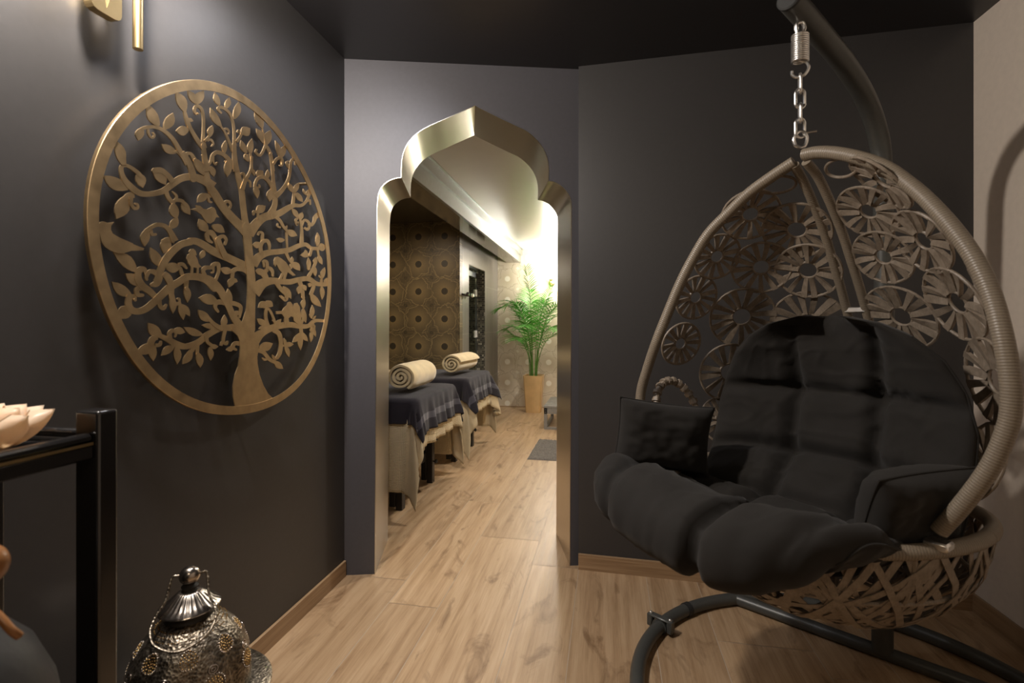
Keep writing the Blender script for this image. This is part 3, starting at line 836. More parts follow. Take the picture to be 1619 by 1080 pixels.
F('g', (175, 775), (-38, 728), 122); S('g', [(310, 800, 62), (230, 775, 62), (165, 785, 52), (150, 835, 40), (182, 882, 30)]); F('g', (335, 775), (298, 622), 64); S('g', [(310, 785, 56), (380, 795, 50), (440, 835, 45), (428, 945, 28)]); F('g', (428, 885), (356, 912), 58)
F('e', (1188, 590), (1205, 783), 80); S('e', [(1190, 530, 62), (1190, 625, 42)]); F('e', (1018, 710), (1035, 908), 80); S('e', [(1010, 610, 82), (1020, 730, 52)]); S('e', [(880, 750, 52), (890, 820, 50), (930, 845, 45), (962, 808, 26)])
S('e', [(1030, 690, 42), (1060, 790, 42), (1115, 790, 36)]); S('e', [(1112, 785, 32), (1110, 738, 26), (1090, 740, 20)]); F('e', (1112, 795), (1157, 980), 80); F('e', (1130, 800), (1232, 938), 74)
S('h', [(1160, 205, 50), (1070, 150, 42), (1005, 80, 36)]); F('h', (1030, 120), (903, -2), 92); F('h', (1095, 195), (943, 163), 62); F('h', (950, 265), (748, 183), 80); F('h', (1168, 190), (1187, 52), 64)
S('h', [(1400, 190, 140), (1250, 190, 72), (1130, 200, 66), (1000, 270, 66), (900, 350, 66), (780, 390, 62), (680, 370, 72), (590, 320, 62), (495, 275, 46)])
F('h', (510, 290), (372, 138), 118); S('h', [(612, 320, 42), (602, 250, 42), (640, 220, 40), (668, 250, 30), (660, 285, 22)]); F('h', (650, 215), (768, 242), 76)
S('h', [(470, 295, 42), (420, 310, 66), (390, 375, 66)]); F('h', (430, 370), (243, 458), 112); F('h', (425, 370), (425, 548), 90); S('h', [(445, 380, 42), (495, 372, 36), (508, 340, 24)])
F('h', (650, 385), (512, 488), 80); F('h', (670, 385), (680, 583), 84); S('h', [(885, 350, 52), (840, 430, 46), (800, 470, 40)]); F('h', (840, 435), (738, 580), 80); S('h', [(900, 345, 42), (895, 475, 36)]); F('h', (898, 455), (925, 618), 80)
S('h', [(990, 275, 42), (1000, 340, 36), (1045, 378, 34)]); F('h', (1030, 385), (1118, 392), 54); F('h', (1028, 395), (1035, 543), 62); S('h', [(1190, 215, 42), (1175, 290, 35), (1170, 345, 35)]); S('h', [(1150, 382, 26), (1165, 345, 30), (1205, 365, 28), (1218, 338, 20)]); S('h', [(1360, 360, 52), (1300, 358, 40), (1275, 400, 36), (1310, 425, 24)]); F('h', (1290, 400), (1203, 427), 54)
# trunk
G(C('i', (145, 1050), (145, 990), (120, 870), (117, 770), (140, 650), (170, 570), (186, 470), (190, 380), (185, 310), (165, 260), (100, 200), (110, 160), (180, 150), (215, 110), (245, 20), (340, 0), (335, 160), (335, 255), (380, 350), (375, 400), (362, 470), (365, 540), (385, 650), (425, 760), (470, 840), (525, 895), (440, 970), (300, 1030)))
S('g', [(515, 1085, 175), (548, 900, 108), (560, 700, 94), (560, 550, 94), (548, 400, 92), (530, 200, 90), (515, 50, 97), (508, -80, 110)])
# lower right
S('i', [(320, 310, 140), (400, 240, 78), (490, 190, 64), (590, 160, 62), (700, 150, 56), (800, 165, 50), (880, 160, 40), (940, 110, 36), (1035, 110, 28)])
F('i', (385, 385), (520, 337), 92); S('i', [(375, 395, 64), (430, 430, 42), (490, 500, 36), (560, 535, 36)]); F('i', (540, 515), (624, 593), 64); S('i', [(475, 490, 26), (440, 500, 24), (420, 486, 16)]); F('i', (555, 505), (513, 447), 32)
S('i', [(525, 200, 52), (580, 240, 46), (600, 330, 40), (590, 430, 38), (562, 485, 30)]); F('i', (642, 362), (633, 283), 32); F('i', (635, 358), (730, 345), 50); F('i', (640, 355), (682, 477), 46); S('i', [(595, 362, 24), (645, 358, 20)])
F('i', (808, 228), (720, 327), 58); F('i', (808, 232), (800, 408), 56); F('i', (812, 225), (873, 317), 50); S('i', [(800, 165, 38), (808, 245, 36)])
S('i', [(920, 140, 24), (900, 210, 20)]); F('i', (905, 215), (898, 328), 36); F('i', (925, 175), (952, 270), 38); S('i', [(920, 140, 20), (940, 165, 18)])
F('i', (455, 145), (358, 88), 62); F('i', (462, 150), (382, 192), 52); S('i', [(490, 190, 38), (460, 120, 34), (450, 40, 32), (468, -60, 30)]); S('i', [(555, 160, 26), (530, 90, 26), (505, 30, 26), (480, -10, 24)]); F('i', (560, 155), (607, 92), 40); F('i', (540, 110), (512, 105), 26)
F('g', (740, 780), (638, 838), 76); F('g', (730, 765), (805, 825), 82); F('g', (735, 790), (700, 850), 40)
S('g', [(590, 660, 160), (680, 570, 114), (780, 535, 82), (900, 540, 66), (1000, 545, 62), (1100, 520, 56), (1210, 510, 56), (1290, 560, 50), (1360, 575, 46), (1435, 570, 46)])
S('g', [(580, 350, 110), (650, 260, 88), (750, 215, 66), (880, 200, 62), (1000, 180, 56), (1100, 135, 52), (1180, 120, 46), (1240, 160, 40), (1330, 165, 36)]); F('g', (1325, 165), (1410, 140), 92)
S('g', [(740, 530, 62), (700, 450, 72), (650, 425, 72)]); S('g', [(715, 440, 42), (760, 390, 46), (800, 420, 40), (805, 475, 24)]); S('g', [(742, 400, 38), (735, 320, 34), (700, 310, 30), (705, 370, 20)])
S('g', [(955, 215, 38), (990, 290, 30), (1025, 335, 26)]); F('g', (1022, 322), (1115, 418), 80); F('g', (1022, 330), (1025, 258), 34); F('g', (1018, 325), (1010, 405), 38)
S('g', [(835, 545, 46), (900, 630, 46), (960, 690, 46), (950, 750, 40), (900, 712, 30)]); F('g', (920, 595), (1017, 740), 66)
S('g', [(1110, 540, 52), (1140, 630, 46), (1150, 725, 40)]); F('g', (1115, 590), (1092, 684), 66); F('g', (1140, 580), (1182, 645), 54); F('g', (1160, 735), (1152, 860), 54); F('g', (1150, 850), (1182, 1015), 62); S('g', [(1120, 1040, 30), (1150, 960, 30), (1150, 900, 28)])
S('g', [(1260, 530, 46), (1270, 600, 40), (1240, 690, 36)]); F('g', (1250, 585), (1203, 568), 54); F('g', (1235, 680), (1358, 830), 80); F('g', (1360, 590), (1365, 750), 54); S('g', [(1360, 570, 32), (1360, 495, 26)]); F('g', (1368, 505), (1397, 377), 52); F('g', (1358, 505), (1333, 468), 30); F('g', (1400, 570), (1422, 498), 56)
S('g', [(1205, 500, 38), (1260, 400, 34), (1290, 335, 30)]); F('g', (1288, 355), (1297, 262), 48); F('g', (1290, 380), (1290, 485), 46); F('g', (1232, 400), (1196, 388), 36); F('g', (1212, 410), (1210, 265), 48); F('g', (1225, 240), (1122, 243), 64); F('g', (1195, 235), (1178, 178), 38); S('g', [(1250, 155, 28), (1228, 245, 26)]); F('g', (1325, 240), (1368, 348), 54); S('g', [(1310, 165, 26), (1328, 260, 24)]); F('g', (1310, 140), (1310, 15), 50)
F('g', (1240, 960), (1257, 808), 50); F('g', (1248, 965), (1225, 908), 32); F('g', (1255, 970), (1298, 930), 24); S('g', [(1240, 1030, 24), (1275, 1050, 22), (1280, 1090, 18)])
# birds cut from the same sheet
G(C('c', (185, 830), (205, 800), (245, 793), (290, 810), (362, 800), (328, 842), (325, 885), (345, 930), (420, 975), (500, 1010), (580, 1045)) +
  C('e', (572, 112), (640, 140), (703, 162), (695, 187), (620, 190), (560, 190), (500, 210), (465, 222), (400, 218), (320, 190), (260, 150), (220, 90), (203, 20)) + C('c', (192, 900)), True)
G(C('c', (1237, 655), (1300, 640), (1292, 608), (1340, 615), (1380, 650), (1420, 655), (1478, 628), (1505, 640), (1520, 668), (1528, 705), (1560, 748), (1523, 745), (1500, 790), (1458, 818), (1418, 805), (1390, 770), (1355, 715), (1300, 675)), True)
G(C('e', (1215, 200), (1235, 172), (1265, 168), (1290, 192), (1303, 242), (1285, 240), (1312, 290), (1325, 340), (1362, 378), (1328, 382), (1325, 470), (1305, 470), (1303, 388), (1266, 378), (1263, 470), (1238, 470), (1238, 375), (1205, 330), (1190, 280), (1200, 240), (1220, 225)), True)
G(C('g', (815, 300), (830, 265), (860, 257), (900, 280), (950, 320), (985, 370), (1012, 420), (1062, 470), (1030, 477), (970, 432), (945, 515), (915, 515), (925, 455), (900, 515), (870, 515), (905, 440), (870, 400), (845, 345), (828, 372), (815, 345)), True)
G(C('g', (835, 880), (910, 875), (930, 840), (965, 810), (973, 778), (1000, 770), (1032, 808), (1020, 830), (1045, 815), (1050, 790), (1080, 784), (1108, 828), (1112, 870), (1127, 940), (1118, 1020), (1080, 1025), (1040, 985), (1035, 950), (1010, 935), (980, 960), (990, 1025), (930, 1030), (930, 950), (905, 910), (840, 912)), True)

# ring: a flat band with a turned-back rim, measured on the wall (Y, Z)
tree = thing('wall_art', 'round bronze openwork panel of a branching tree with birds, hanging on the dark left wall', 'wall decoration', (TP, 1.4647, 1.4249))
OUT = [(137, 344), (138, 380), (142, 412), (148, 439), (158.5, 467), (169, 495), (179, 520), (199, 553.7), (217, 582), (239, 604), (263, 623), (284, 635), (313, 649), (350, 656.5), (381, 656.8), (403.5, 652), (432, 639.5), (460, 620.6), (484, 597),
       (501, 570), (513.6, 534), (519.6, 490), (522.5, 445), (521.4, 398), (518, 365), (506, 329), (488, 287), (468.5, 245), (449, 212), (421, 181), (388, 153), (357, 138), (324, 127.6), (285.5, 127), (247, 136.9), (221, 151), (195, 174), (173, 203), (156, 237), (145, 275), (139.7, 309)]
fit = []
for p in OUT:
    v = sheet(p); fit.append((v.y, v.z))
# smooth closed outline by a low-order Fourier fit of radius about the centre
cy0, cz0 = 1.4647, 1.4249
def fourier(pts, K=3):
    rows = []
    for y, z in pts:
        a = atan2(z - cz0, y - cy0); r = hypot(y - cy0, z - cz0)
        rows.append(([1.0] + [f(k * a) for k in range(1, K + 1) for f in (cos, sin)], r))
    n = 2 * K + 1
    Amat = [[sum(r[0][i] * r[0][j] for r in rows) for j in range(n)] for i in range(n)]
    Bv = [sum(r[0][i] * r[1] for r in rows) for i in range(n)]
    for i in range(n):
        p = max(range(i, n), key=lambda k: abs(Amat[k][i])); Amat[i], Amat[p] = Amat[p], Amat[i]; Bv[i], Bv[p] = Bv[p], Bv[i]
        for k in range(i + 1, n):
            f_ = Amat[k][i] / Amat[i][i]
            for j in range(i, n): Amat[k][j] -= f_ * Amat[i][j]
            Bv[k] -= f_ * Bv[i]
    x = [0] * n
    for i in range(n - 1, -1, -1):
        x[i] = (Bv[i] - sum(Amat[i][j] * x[j] for j in range(i + 1, n))) / Amat[i][i]
    return lambda a: x[0] + sum(x[2 * k - 1] * cos(k * a) + x[2 * k] * sin(k * a) for k in range(1, K + 1))
RF = fourier(fit, 5)
def local(p): return Vector((p[0] - TP, p[1] - cy0, p[2] - cz0))
mb = MB(); rows = []
NR = 128
RW, RD = 0.0275, 0.009
for k in range(NR):
    a = 2 * pi * k / NR; R = RF(a); c, s_ = cos(a), sin(a)
    ring_pts = [(R - RW, 0.002), (R - 0.001, 0.002), (R, 0.001), (R, -RD), (R - 0.003, -RD), (R - 0.003, -0.0015), (R - RW, -0.0015)]
    rows.append([Vector((d, rr * c, rr * s_)) for rr, d in ring_pts])
rows.append(rows[0])
mb.grid([list(r) for r in zip(*rows)] + [[r[0] for r in rows]])
mb.build('ring', M['bronze'], tree, 30)
tree_mb.v = [local(Vector(p)) for p in tree_mb.v]
tree_mb.build('tree', M['bronze'], tree, 0)
for q in bird_polys:
    m = MB(); m.plate(q, lambda p, d: local(sheet(p, d)) + Vector((0.0006, 0, 0)), SHEET_T)
    m.build('bird', M['bronze'], tree, 0)
for aa_ in (2.3, 0.75, -1.6):
    yy, zz = (RF(aa_) - 0.014) * cos(aa_), (RF(aa_) - 0.014) * sin(aa_)      # stand-off brackets to the wall
    MB().tube([(-0.003, yy, zz), (XL - TP + 0.001, yy, zz)], 0.006, 10).build('bracket', M['bronze'], tree)

# ================================================================== EGG CHAIR
HX, HY = 0.78992, 1.37                          # hanging point ahead of the tripod
CHAIR = W(HX, HY, 0); CH_RZ = radians(-58) + TH
def CW(x, y, z):                                 # chair axes -> room
    return Matrix.Translation(CHAIR) @ Matrix.Rotation(CH_RZ, 4, 'Z') @ Vector((x, y, z))
Z_T = 1.663
ZK = [.60, .73, .76, .83, .90, .95, 1.0, 1.1, 1.206, 1.32, 1.465, 1.57, 1.63, 1.66, 1.70]
HWK = [.36, .375, .385, .415, .445, .462, .462, .447, .415, .37, .285, .175, .07, .012, .005]
YBK = [.33, .375, .39, .40, .405, .405, .40, .375, .335, .27, .175, .085, .016, .002, .0]
def interp(x, X, Y):
    if x <= X[0]: return Y[0]
    for i in range(len(X) - 1):
        if x <= X[i + 1]:
            t = (x - X[i]) / (X[i + 1] - X[i]); return Y[i] + (Y[i + 1] - Y[i]) * t
    return Y[-1]
def hw(z): return interp(z, ZK, HWK)
def ybk(z): return interp(z, ZK, YBK)
def yr(z): return -0.1 * max(0.0, min(1.0, (Z_T - z) / 0.5))
def egg(phi, z):
    y0 = yr(z)
    return Vector((hw(z) * cos(phi), y0 + (ybk(z) - y0) * sin(phi), z))
def uv_tube(mb_pts, r, name, mat, parent, seg=14, closed=False, bumpy=0.0):
    """tube whose UV x runs along its length (metres)"""
    pts = [Vector(p) for p in mb_pts]
    m = MB(); m.tube(pts, r, seg, True, closed)
    o = m.build(name, mat, parent, 50)
    me = o.data
    uvl = me.uv_layers.new(name='UVMap')
    d = [0.0]
    for a, b in zip(pts[:-1], pts[1:]): d.append(d[-1] + (b - a).length)
    n = len(pts)
    for poly in me.polygons:
        ids = [me.loops[li].vertex_index for li in poly.loop_indices]
        ks = [i % seg for i in ids]
        wrap = max(ks) - min(ks) > seg / 2
        for li, vi in zip(poly.loop_indices, ids):
            k = vi % seg
            if wrap and k == 0: k = seg
            uvl.data[li].uv = (d[min(vi // seg, n - 1)], k / seg)
    return o
# ---- stand: ring base, bar across it, curved pole
RC = Vector((0.744, 1.650, 0)); RR = 0.649; TB = 0.024
st = thing('egg_chair_stand', 'dark grey tubular steel stand with ring base and curved pole holding the hanging chair', 'chair stand', tuple(RC))
def SL(v): return Vector(v) - RC
ang0 = atan2(2.262 - RC.y, 0.54 - RC.x)
ringp = [Vector((RR * cos(2 * pi * k / 96), RR * sin(2 * pi * k / 96), TB)) for k in range(96)]
MB().tube(ringp, TB, 16, closed=True).build('base_ring', M['graphite'], st)
ba = SL((0.54, 2.262, TB)); bb = SL((1.375, 1.728, TB))
MB().tube([ba, bb], TB * 0.96, 16).build('base_bar', M['graphite'], st)
foot = SL((0.985, 2.030, 0)); t_ = 0.0
dv = (bb - ba).normalized(); foot = ba + dv * (foot - ba).dot(dv); foot.z = 0.03
mb = MB()
mb.tube([foot, foot + Vector((0, 0, 0.20))], 0.033, 18); mb.tube([foot + Vector((0, 0, 0.17)), foot + Vector((0, 0, 0.20))], 0.036, 18)
mb.build('pole_socket', M['graphite'], st)
hang = SL(CHAIR); fx = Vector((foot.x, foot.y, 0)); hx = Vector((hang.x, hang.y, 0)); dirp = (hx - fx); LP = dirp.length; dirp.normalize()
# pole in the vertical plane through foot and hook: rises, leans back, arcs over
def PP(s, z): return fx + dirp * s + Vector((0, 0, z))
pole = catmull([tuple(PP(0.0, 0.20)), tuple(PP(-0.012, 0.6)), tuple(PP(-0.018, 1.0)), tuple(PP(-0.016, 1.40)), tuple(PP(0.0, 1.68)), tuple(PP(0.045 * LP, 1.833)), tuple(PP(0.23 * LP, 1.940)), tuple(PP(0.51 * LP, 2.003)), tuple(PP(0.79 * LP, 2.032)), tuple(PP(LP + 0.065, 2.058))], 10)
MB().tube(pole, 0.031, 20).build('pole', M['graphite'], st, 60)
e1 = Vector(pole[-1]); e0 = Vector(pole[-2]); ed = (e1 - e0).normalized()
MB().tube([e1 - ed * 0.004, e1 + ed * 0.004, e1 + ed * 0.007], [0.0318, 0.0318, 0.028], 20).build('end_cap', M['dark_rubber'], st, 30)
# clamp joining the halves of the ring, and a cable clip
aC = atan2(1.985 - RC.y, 0.175 - RC.x) ; aC = atan2(2.005 - RC.y, 0.205 - RC.x)
pc = Vector((RR * cos(aC), RR * sin(aC), TB)); tg = Vector((-sin(aC), cos(aC), 0)); nr = Vector((cos(aC), sin(aC), 0))
mb = MB()
mb.tube([pc - tg * 0.013, pc + tg * 0.013], TB + 0.005, 18)
for s_ in (-1, 1):
    Mx = Matrix.Translation(pc + nr * s_ * 0.036 + Vector((0, 0, 0.006))) @ Matrix.Rotation(aC, 4, 'Z')
mb.box((-0.052, -0.014, TB + 0.002), (0.052, 0.014, TB + 0.012), Matrix.Translation(pc) @ Matrix.Rotation(aC, 4, 'Z'), 0.004)
mb.box((-0.052, -0.014, -0.012), (-0.030, 0.014, TB + 0.010), Matrix.Translation(pc) @ Matrix.Rotation(aC, 4, 'Z'), 0.004)
mb.box((0.030, -0.014, -0.012), (0.052, 0.014, TB + 0.010), Matrix.Translation(pc) @ Matrix.Rotation(aC, 4, 'Z'), 0.004)
br = mb.build('clamp', M['graphite'], st)
for s_ in (-1, 1):
    q = pc + nr * s_ * 0.040 + Vector((0, 0, TB + 0.012))
    MB().sphere(q, 0.007, 12, 8).build('bolt', M['chrome'], br)
aK = atan2(2.13 - RC.y, 0.33 - RC.x)
pk = Vector((RR * cos(aK), RR * sin(aK), TB)); tk = Vector((-sin(aK), cos(aK), 0))
MB().tube([pk - tk * 0.012, pk + tk * 0.012], TB + 0.003, 16).build('rubber_clip', M['dark_rubber'], st)
hk = Vector((hang.x, hang.y, 2.020))
eye = [hk + Vector((0.012 * cos(a), 0, -0.016 + 0.016 * sin(a))) for a in [2 * pi * k / 20 for k in range(20)]]
MB().tube(eye, 0.0042, 8, closed=True).build('eye_bolt', M['chrome'], st)

# ---- spring and chain
ch = thing('hanging_chain', 'shiny steel chain with a coil spring between stand and hanging chair', 'chain', (CHAIR.x, CHAIR.y, 2.05))
def loopring(cz, hgt, wid, rot, r=0.0042, seg=28):
    pts = []
    for k in range(seg):
        a = 2 * pi * k / seg
        x_ = (wid / 2) * cos(a); z_ = (hgt / 2 - wid / 2) * (1 if sin(a) > 0 else -1) + (wid / 2) * sin(a)
        pts.append(Vector((x_ * cos(rot), x_ * sin(rot), cz + z_)))
    return MB().tube(pts, r, 8, closed=True)
ZO = 2.018 + 0.032
DZC = 0.0
loopring(2.001 + DZC - ZO, 0.034, 0.020, 0.3).build('link', M['chrome'], ch)
coil = []
for k in range(13 * 14 + 1):
    a = 2 * pi * k / 14; z_ = 1.985 + DZC - ZO - 0.0058 * k / 14
    coil.append(Vector((0.0195 * cos(a), 0.0195 * sin(a), z_)))
MB().tube(coil, 0.0032, 7).build('coil_spring', M['chrome'], ch, 60)
zs = 1.985 + DZC - ZO - 0.0058 * 13
hookp = catmull([(0.0, 0, zs + 0.004), (0.016, 0, zs - 0.006), (0.020, 0, zs - 0.022), (0.010, 0, zs - 0.038), (-0.008, 0, zs - 0.040), (-0.019, 0, zs - 0.030), (-0.020, 0, zs - 0.020)], 8)
MB().tube([Matrix.Rotation(-0.4, 3, 'Z') @ Vector(p) for p in hookp], 0.0042, 9).build('hook', M['chrome'], ch)
zc = zs - 0.036
k = 0
while zc - 0.052 > 1.690 - ZO:
    loopring(zc - 0.024, 0.052, 0.026, (0.25 if k % 2 else 1.35), 0.0040).build('link', M['chrome'], ch)
    zc -= 0.0405; k += 1
qz = zc
shack = catmull([(-0.012, 0, qz - 0.030), (-0.016, 0, qz - 0.012), (-0.004, 0, qz + 0.006), (0.010, 0, qz + 0.004), (0.017, 0, qz - 0.012), (0.012, 0, qz - 0.032), (0, 0, qz - 0.038)], 6)
o = MB().tube(shack, 0.0048, 9, closed=True).build('shackle', M['chrome'], ch)
MB().tube([(0.006, 0.0, qz + 0.002), (0.040, -0.004, qz + 0.004)], 0.0035, 8).build('shackle_pin', M['chrome'], o)

# ---- basket
bk = thing('hanging_egg_chair', 'taupe wicker egg-shaped hanging chair with flower rosettes, hung from the curved stand', 'hanging chair', (CHAIR.x, CHAIR.y, 0), CH_RZ)
TR = 0.0165
rimR = [(0.010, 0.0, 1.652), (0.045, -0.003, 1.648), (0.092, -0.007, 1.632), (0.15, -0.012, 1.602), (0.209, -0.02, 1.561), (0.26, -0.03, 1.507), (0.30, -0.041, 1.457), (0.345, -0.055, 1.39), (0.382, -0.068, 1.322), (0.41, -0.08, 1.25), (0.43, -0.095, 1.17),
        (0.442, -0.10, 1.086), (0.443, -0.10, 1.03), (0.436, -0.10, 0.985), (0.413, -0.10, 0.912), (0.371, -0.10, 0.826), (0.335, -0.10, 0.763)]
rimL = [(-0.016, 0.0, 1.640), (-0.07, -0.008, 1.615), (-0.138, -0.017, 1.579), (-0.2, -0.027, 1.53), (-0.263, -0.038, 1.475), (-0.31, -0.053, 1.40), (-0.348, -0.069, 1.32), (-0.385, -0.085, 1.225), (-0.418, -0.10, 1.133), (-0.458, -0.10, 1.04),
        (-0.488, -0.10, 0.954), (-0.488, -0.10, 0.87), (-0.45, -0.10, 0.80), (-0.39, -0.10, 0.76)]
uv_tube(catmull(rimR, 8), TR, 'rim', M['wicker'], bk)
uv_tube(catmull(rimL, 8), TR, 'rim', M['wicker'], bk)
# twin spine tubes down the middle of the back, with a small hinge
for sx in (-1, 1):
    sp = [(sx * 0.016, 0.0, 1.632)] + [(sx * (0.020 + 0.012 * i / 8), ybk(z), z) for i, z in enumerate((1.60, 1.55, 1.47, 1.38, 1.28, 1.18, 1.06, 0.92, 0.78))]
    uv_tube(catmull(sp, 8), 0.0125, 'spine', M['wicker'], bk)
MB().box((-0.03, ybk(1.235) - 0.012, 1.226), (0.03, ybk(1.235) + 0.004, 1.244), bev=0.003).build('hinge', M['chrome'], bk)
for sx in (-1, 1):
    MB().box((sx * 0.335 - 0.022, -0.125, 0.728), (sx * 0.335 + 0.022, -0.085, 0.746), bev=0.004).build('hinge', M['chrome'], bk)
# lower bowl: rim and woven strips
BZ = 0.715
def bowl_rim(a):
    return Vector((0.372 * cos(a), 0.045 + (0.355 if sin(a) > 0 else 0.345) * sin(a), BZ + 0.015 * cos(2 * a)))
uv_tube([bowl_rim(2 * pi * k / 72) for k in range(73)], 0.0165, 'seat_rim', M['wicker'], bk)
BD = 0.275
def bowl(a, q):
    """a = direction, q = 0 at the rim ... 1 at the bottom"""
    r = bowl_rim(a); c = Vector((0.05 * q, 0.045 + 0.06 * q, BZ))
    k = cos(q * pi / 2) ** 0.85 if q < 1 else 0.0
    return Vector((c.x + (r.x - c.x) * k, c.y + (r.y - c.y) * k, r.z * (1 - q) + (BZ) * q - BD * sin(q * pi / 2)))
def ribbon(mb, pts, wdt, nrmf, th=0.0018):
    pts = [Vector(p) for p in pts]; n = len(pts)
    L, R, L2, R2 = [], [], [], []
    for i, p in enumerate(pts):
        t = (pts[min(n - 1, i + 1)] - pts[max(0, i - 1)]).normalized()
        nn = nrmf(p); s = t.cross(nn)
        if s.length < 1e-6: s = t.orthogonal()
        s.normalize(); nn = s.cross(t).normalized()
        L.append(p + s * wdt / 2); R.append(p - s * wdt / 2); L2.append(p + s * wdt / 2 + nn * th); R2.append(p - s * wdt / 2 + nn * th)
    mb.grid([L, R, R2, L2, L])
rg = random.Random(11)
mb = MB()
cb = Vector((0, 0.045, BZ + 0.05))
for i in range(72):
    a0 = 2 * pi * i / 72 + rg.uniform(-0.05, 0.05); da = rg.choice((-1, 1)) * rg.uniform(0.9, 2.1); qm = rg.uniform(0.35, 0.92)
    off = 0.003 * (i % 4)
    pts = []
    for k in range(17):
        s_ = k / 16; a = a0 + da * s_; q = qm * sin(pi * s_)
        p = bowl(a, q); p += (p - cb).normalized() * off
        pts.append(p)
    ribbon(mb, pts, rg.uniform(0.012, 0.018), lambda p: (p - cb).normalized())
for qq in (0.30, 0.55, 0.78):
    mb.tube([bowl(2 * pi * k / 60, qq) * 1.0 for k in range(60)], 0.006, 8, closed=True)
for k in range(8):
    a = 2 * pi * k / 8 + 0.2
    mb.tube([bowl(a, q / 12) for q in range(13)], 0.006, 8)
mb.build('woven_seat', M['rattan'], bk, 30)
# rosettes of flat wicker spokes on the egg's surface (angle round the egg, height, radius)
ROS = [(147.0, 1.533, .084), (109.5, 1.481, .094), (158.6, 1.414, .076), (129.6, 1.379, .088), (106.4, 1.362, .092), (162.7, 1.283, .075), (137.4, 1.218, .105), (109.7, 1.195, .110),
       (164.5, 1.124, .075), (141.7, 1.020, .104), (147.9, .850, .080), (63.3, 1.496, .080), (70.0, 1.379, .080), (73.1, 1.214, .100), (22, 1.545, .088), (44, 1.400, .088),
       (45.6, 1.245, .098), (40, 1.055, .106), (40, .855, .096), (112, 1.01, .095), (75, 1.02, .095), (108, .83, .085), (72, .83, .085), (17, 1.28, .07), (172, .82, .05)]
def frame(phi, z):
    e = 0.004
    p = egg(phi, z); du = (egg(phi + e, z) - egg(phi - e, z)); dv_ = (egg(phi, z + e) - egg(phi, z - e))
    u = du.normalized(); nn = du.cross(dv_).normalized()
    if nn.dot(p - Vector((0, 0.12, z))) < 0: nn = -nn
    v = nn.cross(u).normalized()
    if v.z < 0: v = -v
    return p, u, v, nn
def on_egg(p0, u, v, nn, a, b):
    """point of the tangent plane, dropped back on the egg's curve"""
    p = p0 + u * a + v * b
    return p - nn * ((a * a + b * b) * 1.15)
for ri, (ph, z, r) in enumerate(ROS):
    p0, u, v, nn = frame(radians(ph), z)
    mb = MB(); k_ = rg.randint(13, 15); ro = rg.uniform(0, 1); r0 = r * 0.30
    P = lambda a, rr: on_egg(p0, u, v, nn, rr * cos(a), rr * sin(a))
    for rr, tr in ((r, 0.0042), (r0, 0.0042)):
        mb.tube([P(2 * pi * k / 40, rr) for k in range(40)], tr, 7, closed=True)
    for k in range(k_):
        a = 2 * pi * (k + ro) / k_ + rg.uniform(-0.05, 0.05); w2 = rg.uniform(0.0065, 0.0082); sk = rg.uniform(-0.10, 0.10)
        rowA, rowB, rowC, rowD = [], [], [], []
        for s_ in (0.0, 0.35, 0.7, 1.0):
            rr = r0 * 0.96 + (r * 1.02 - r0 * 0.96) * s_; aa = a + sk * s_
            wv = w2 * (0.72 + 0.5 * s_) * (r / 0.09)
            ta = Vector((-sin(aa), cos(aa)))
            c_ = (rr * cos(aa), rr * sin(aa))
            tw = 0.0035 * (1 if k % 2 else -1) * (1 - s_)
            q1 = on_egg(p0, u, v, nn, c_[0] + ta.x * wv, c_[1] + ta.y * wv); q2 = on_egg(p0, u, v, nn, c_[0] - ta.x * wv, c_[1] - ta.y * wv)
            lift = nn * (-0.0045)
            rowA.append(q1 + lift - nn * tw); rowB.append(q2 + lift + nn * tw); rowC.append(q2 - lift + nn * tw * 0.3); rowD.append(q1 - lift - nn * tw * 0.3)
        mb.grid([rowA, rowB, rowC, rowD, rowA])
    mb.build('rosette', M['rattan'], bk, 30)
# the two open loops at the crown and the armhole arch low on the left
for ph, z, ra, rb in ((133, 1.598, .050, .030), (43, 1.600, .050, .030)):
    p0, u, v, nn = frame(radians(ph), z)
    mb = MB(); mb.tube([p0 + u * ra * cos(2 * pi * k / 36) + v * rb * sin(2 * pi * k / 36) for k in range(36)], 0.0042, 8, closed=True)
    mb.build('loop', M['rattan'], bk)
for ph in (167,):
    p0, u, v, nn = frame(radians(ph), 0.865)
    arc = [p0 + u * 0.088 * cos(a) + v * (0.135 * sin(a)) for a in [pi * k / 26 for k in range(27)]]
    mb = MB()
    for k in range(26):       # flat ribbon wound loosely round the arch, gaps left between the turns
        if k % 2 == 0: mb.tube([arc[k], arc[k] + (arc[k + 1] - arc[k]) * 0.95], 0.0155, 9)
    mb.tube(arc, 0.010, 9)
    mb.build('arm_arch', M['rattan'], bk)

# ================================================================== CUSHIONS
def smooth01(t): t = max(0.0, min(1.0, t)); return t * t * (3 - 2 * t)
def gl(d, s): return exp(-(d * d) / (s * s))
prof_yz = catmull([(-0.405, 0.630), (-0.425, 0.680), (-0.34, 0.700), (-0.20, 0.645), (-0.04, 0.620), (0.075, 0.650), (0.165, 0.730), (0.225, 0.86), (0.248, 1.00), (0.235, 1.12), (0.20, 1.215)], 14)
plen = [0.0]
for a, b in zip(prof_yz[:-1], prof_yz[1:]): plen.append(plen[-1] + hypot(b[0] - a[0], b[1] - a[1]))
PLT = plen[-1]
def profile(v):
    s = v * PLT
    i = 0
    while i < len(plen) - 2 and plen[i + 1] < s: i += 1
    t = (s - plen[i]) / max(1e-9, plen[i + 1] - plen[i])
    a, b = prof_yz[i], prof_yz[i + 1]
    dy, dz = b[0] - a[0], b[1] - a[1]; l = hypot(dy, dz)
    return (a[0] + dy * t, a[1] + dz * t), (-dz / l, dy / l)     # point, normal towards the sitter
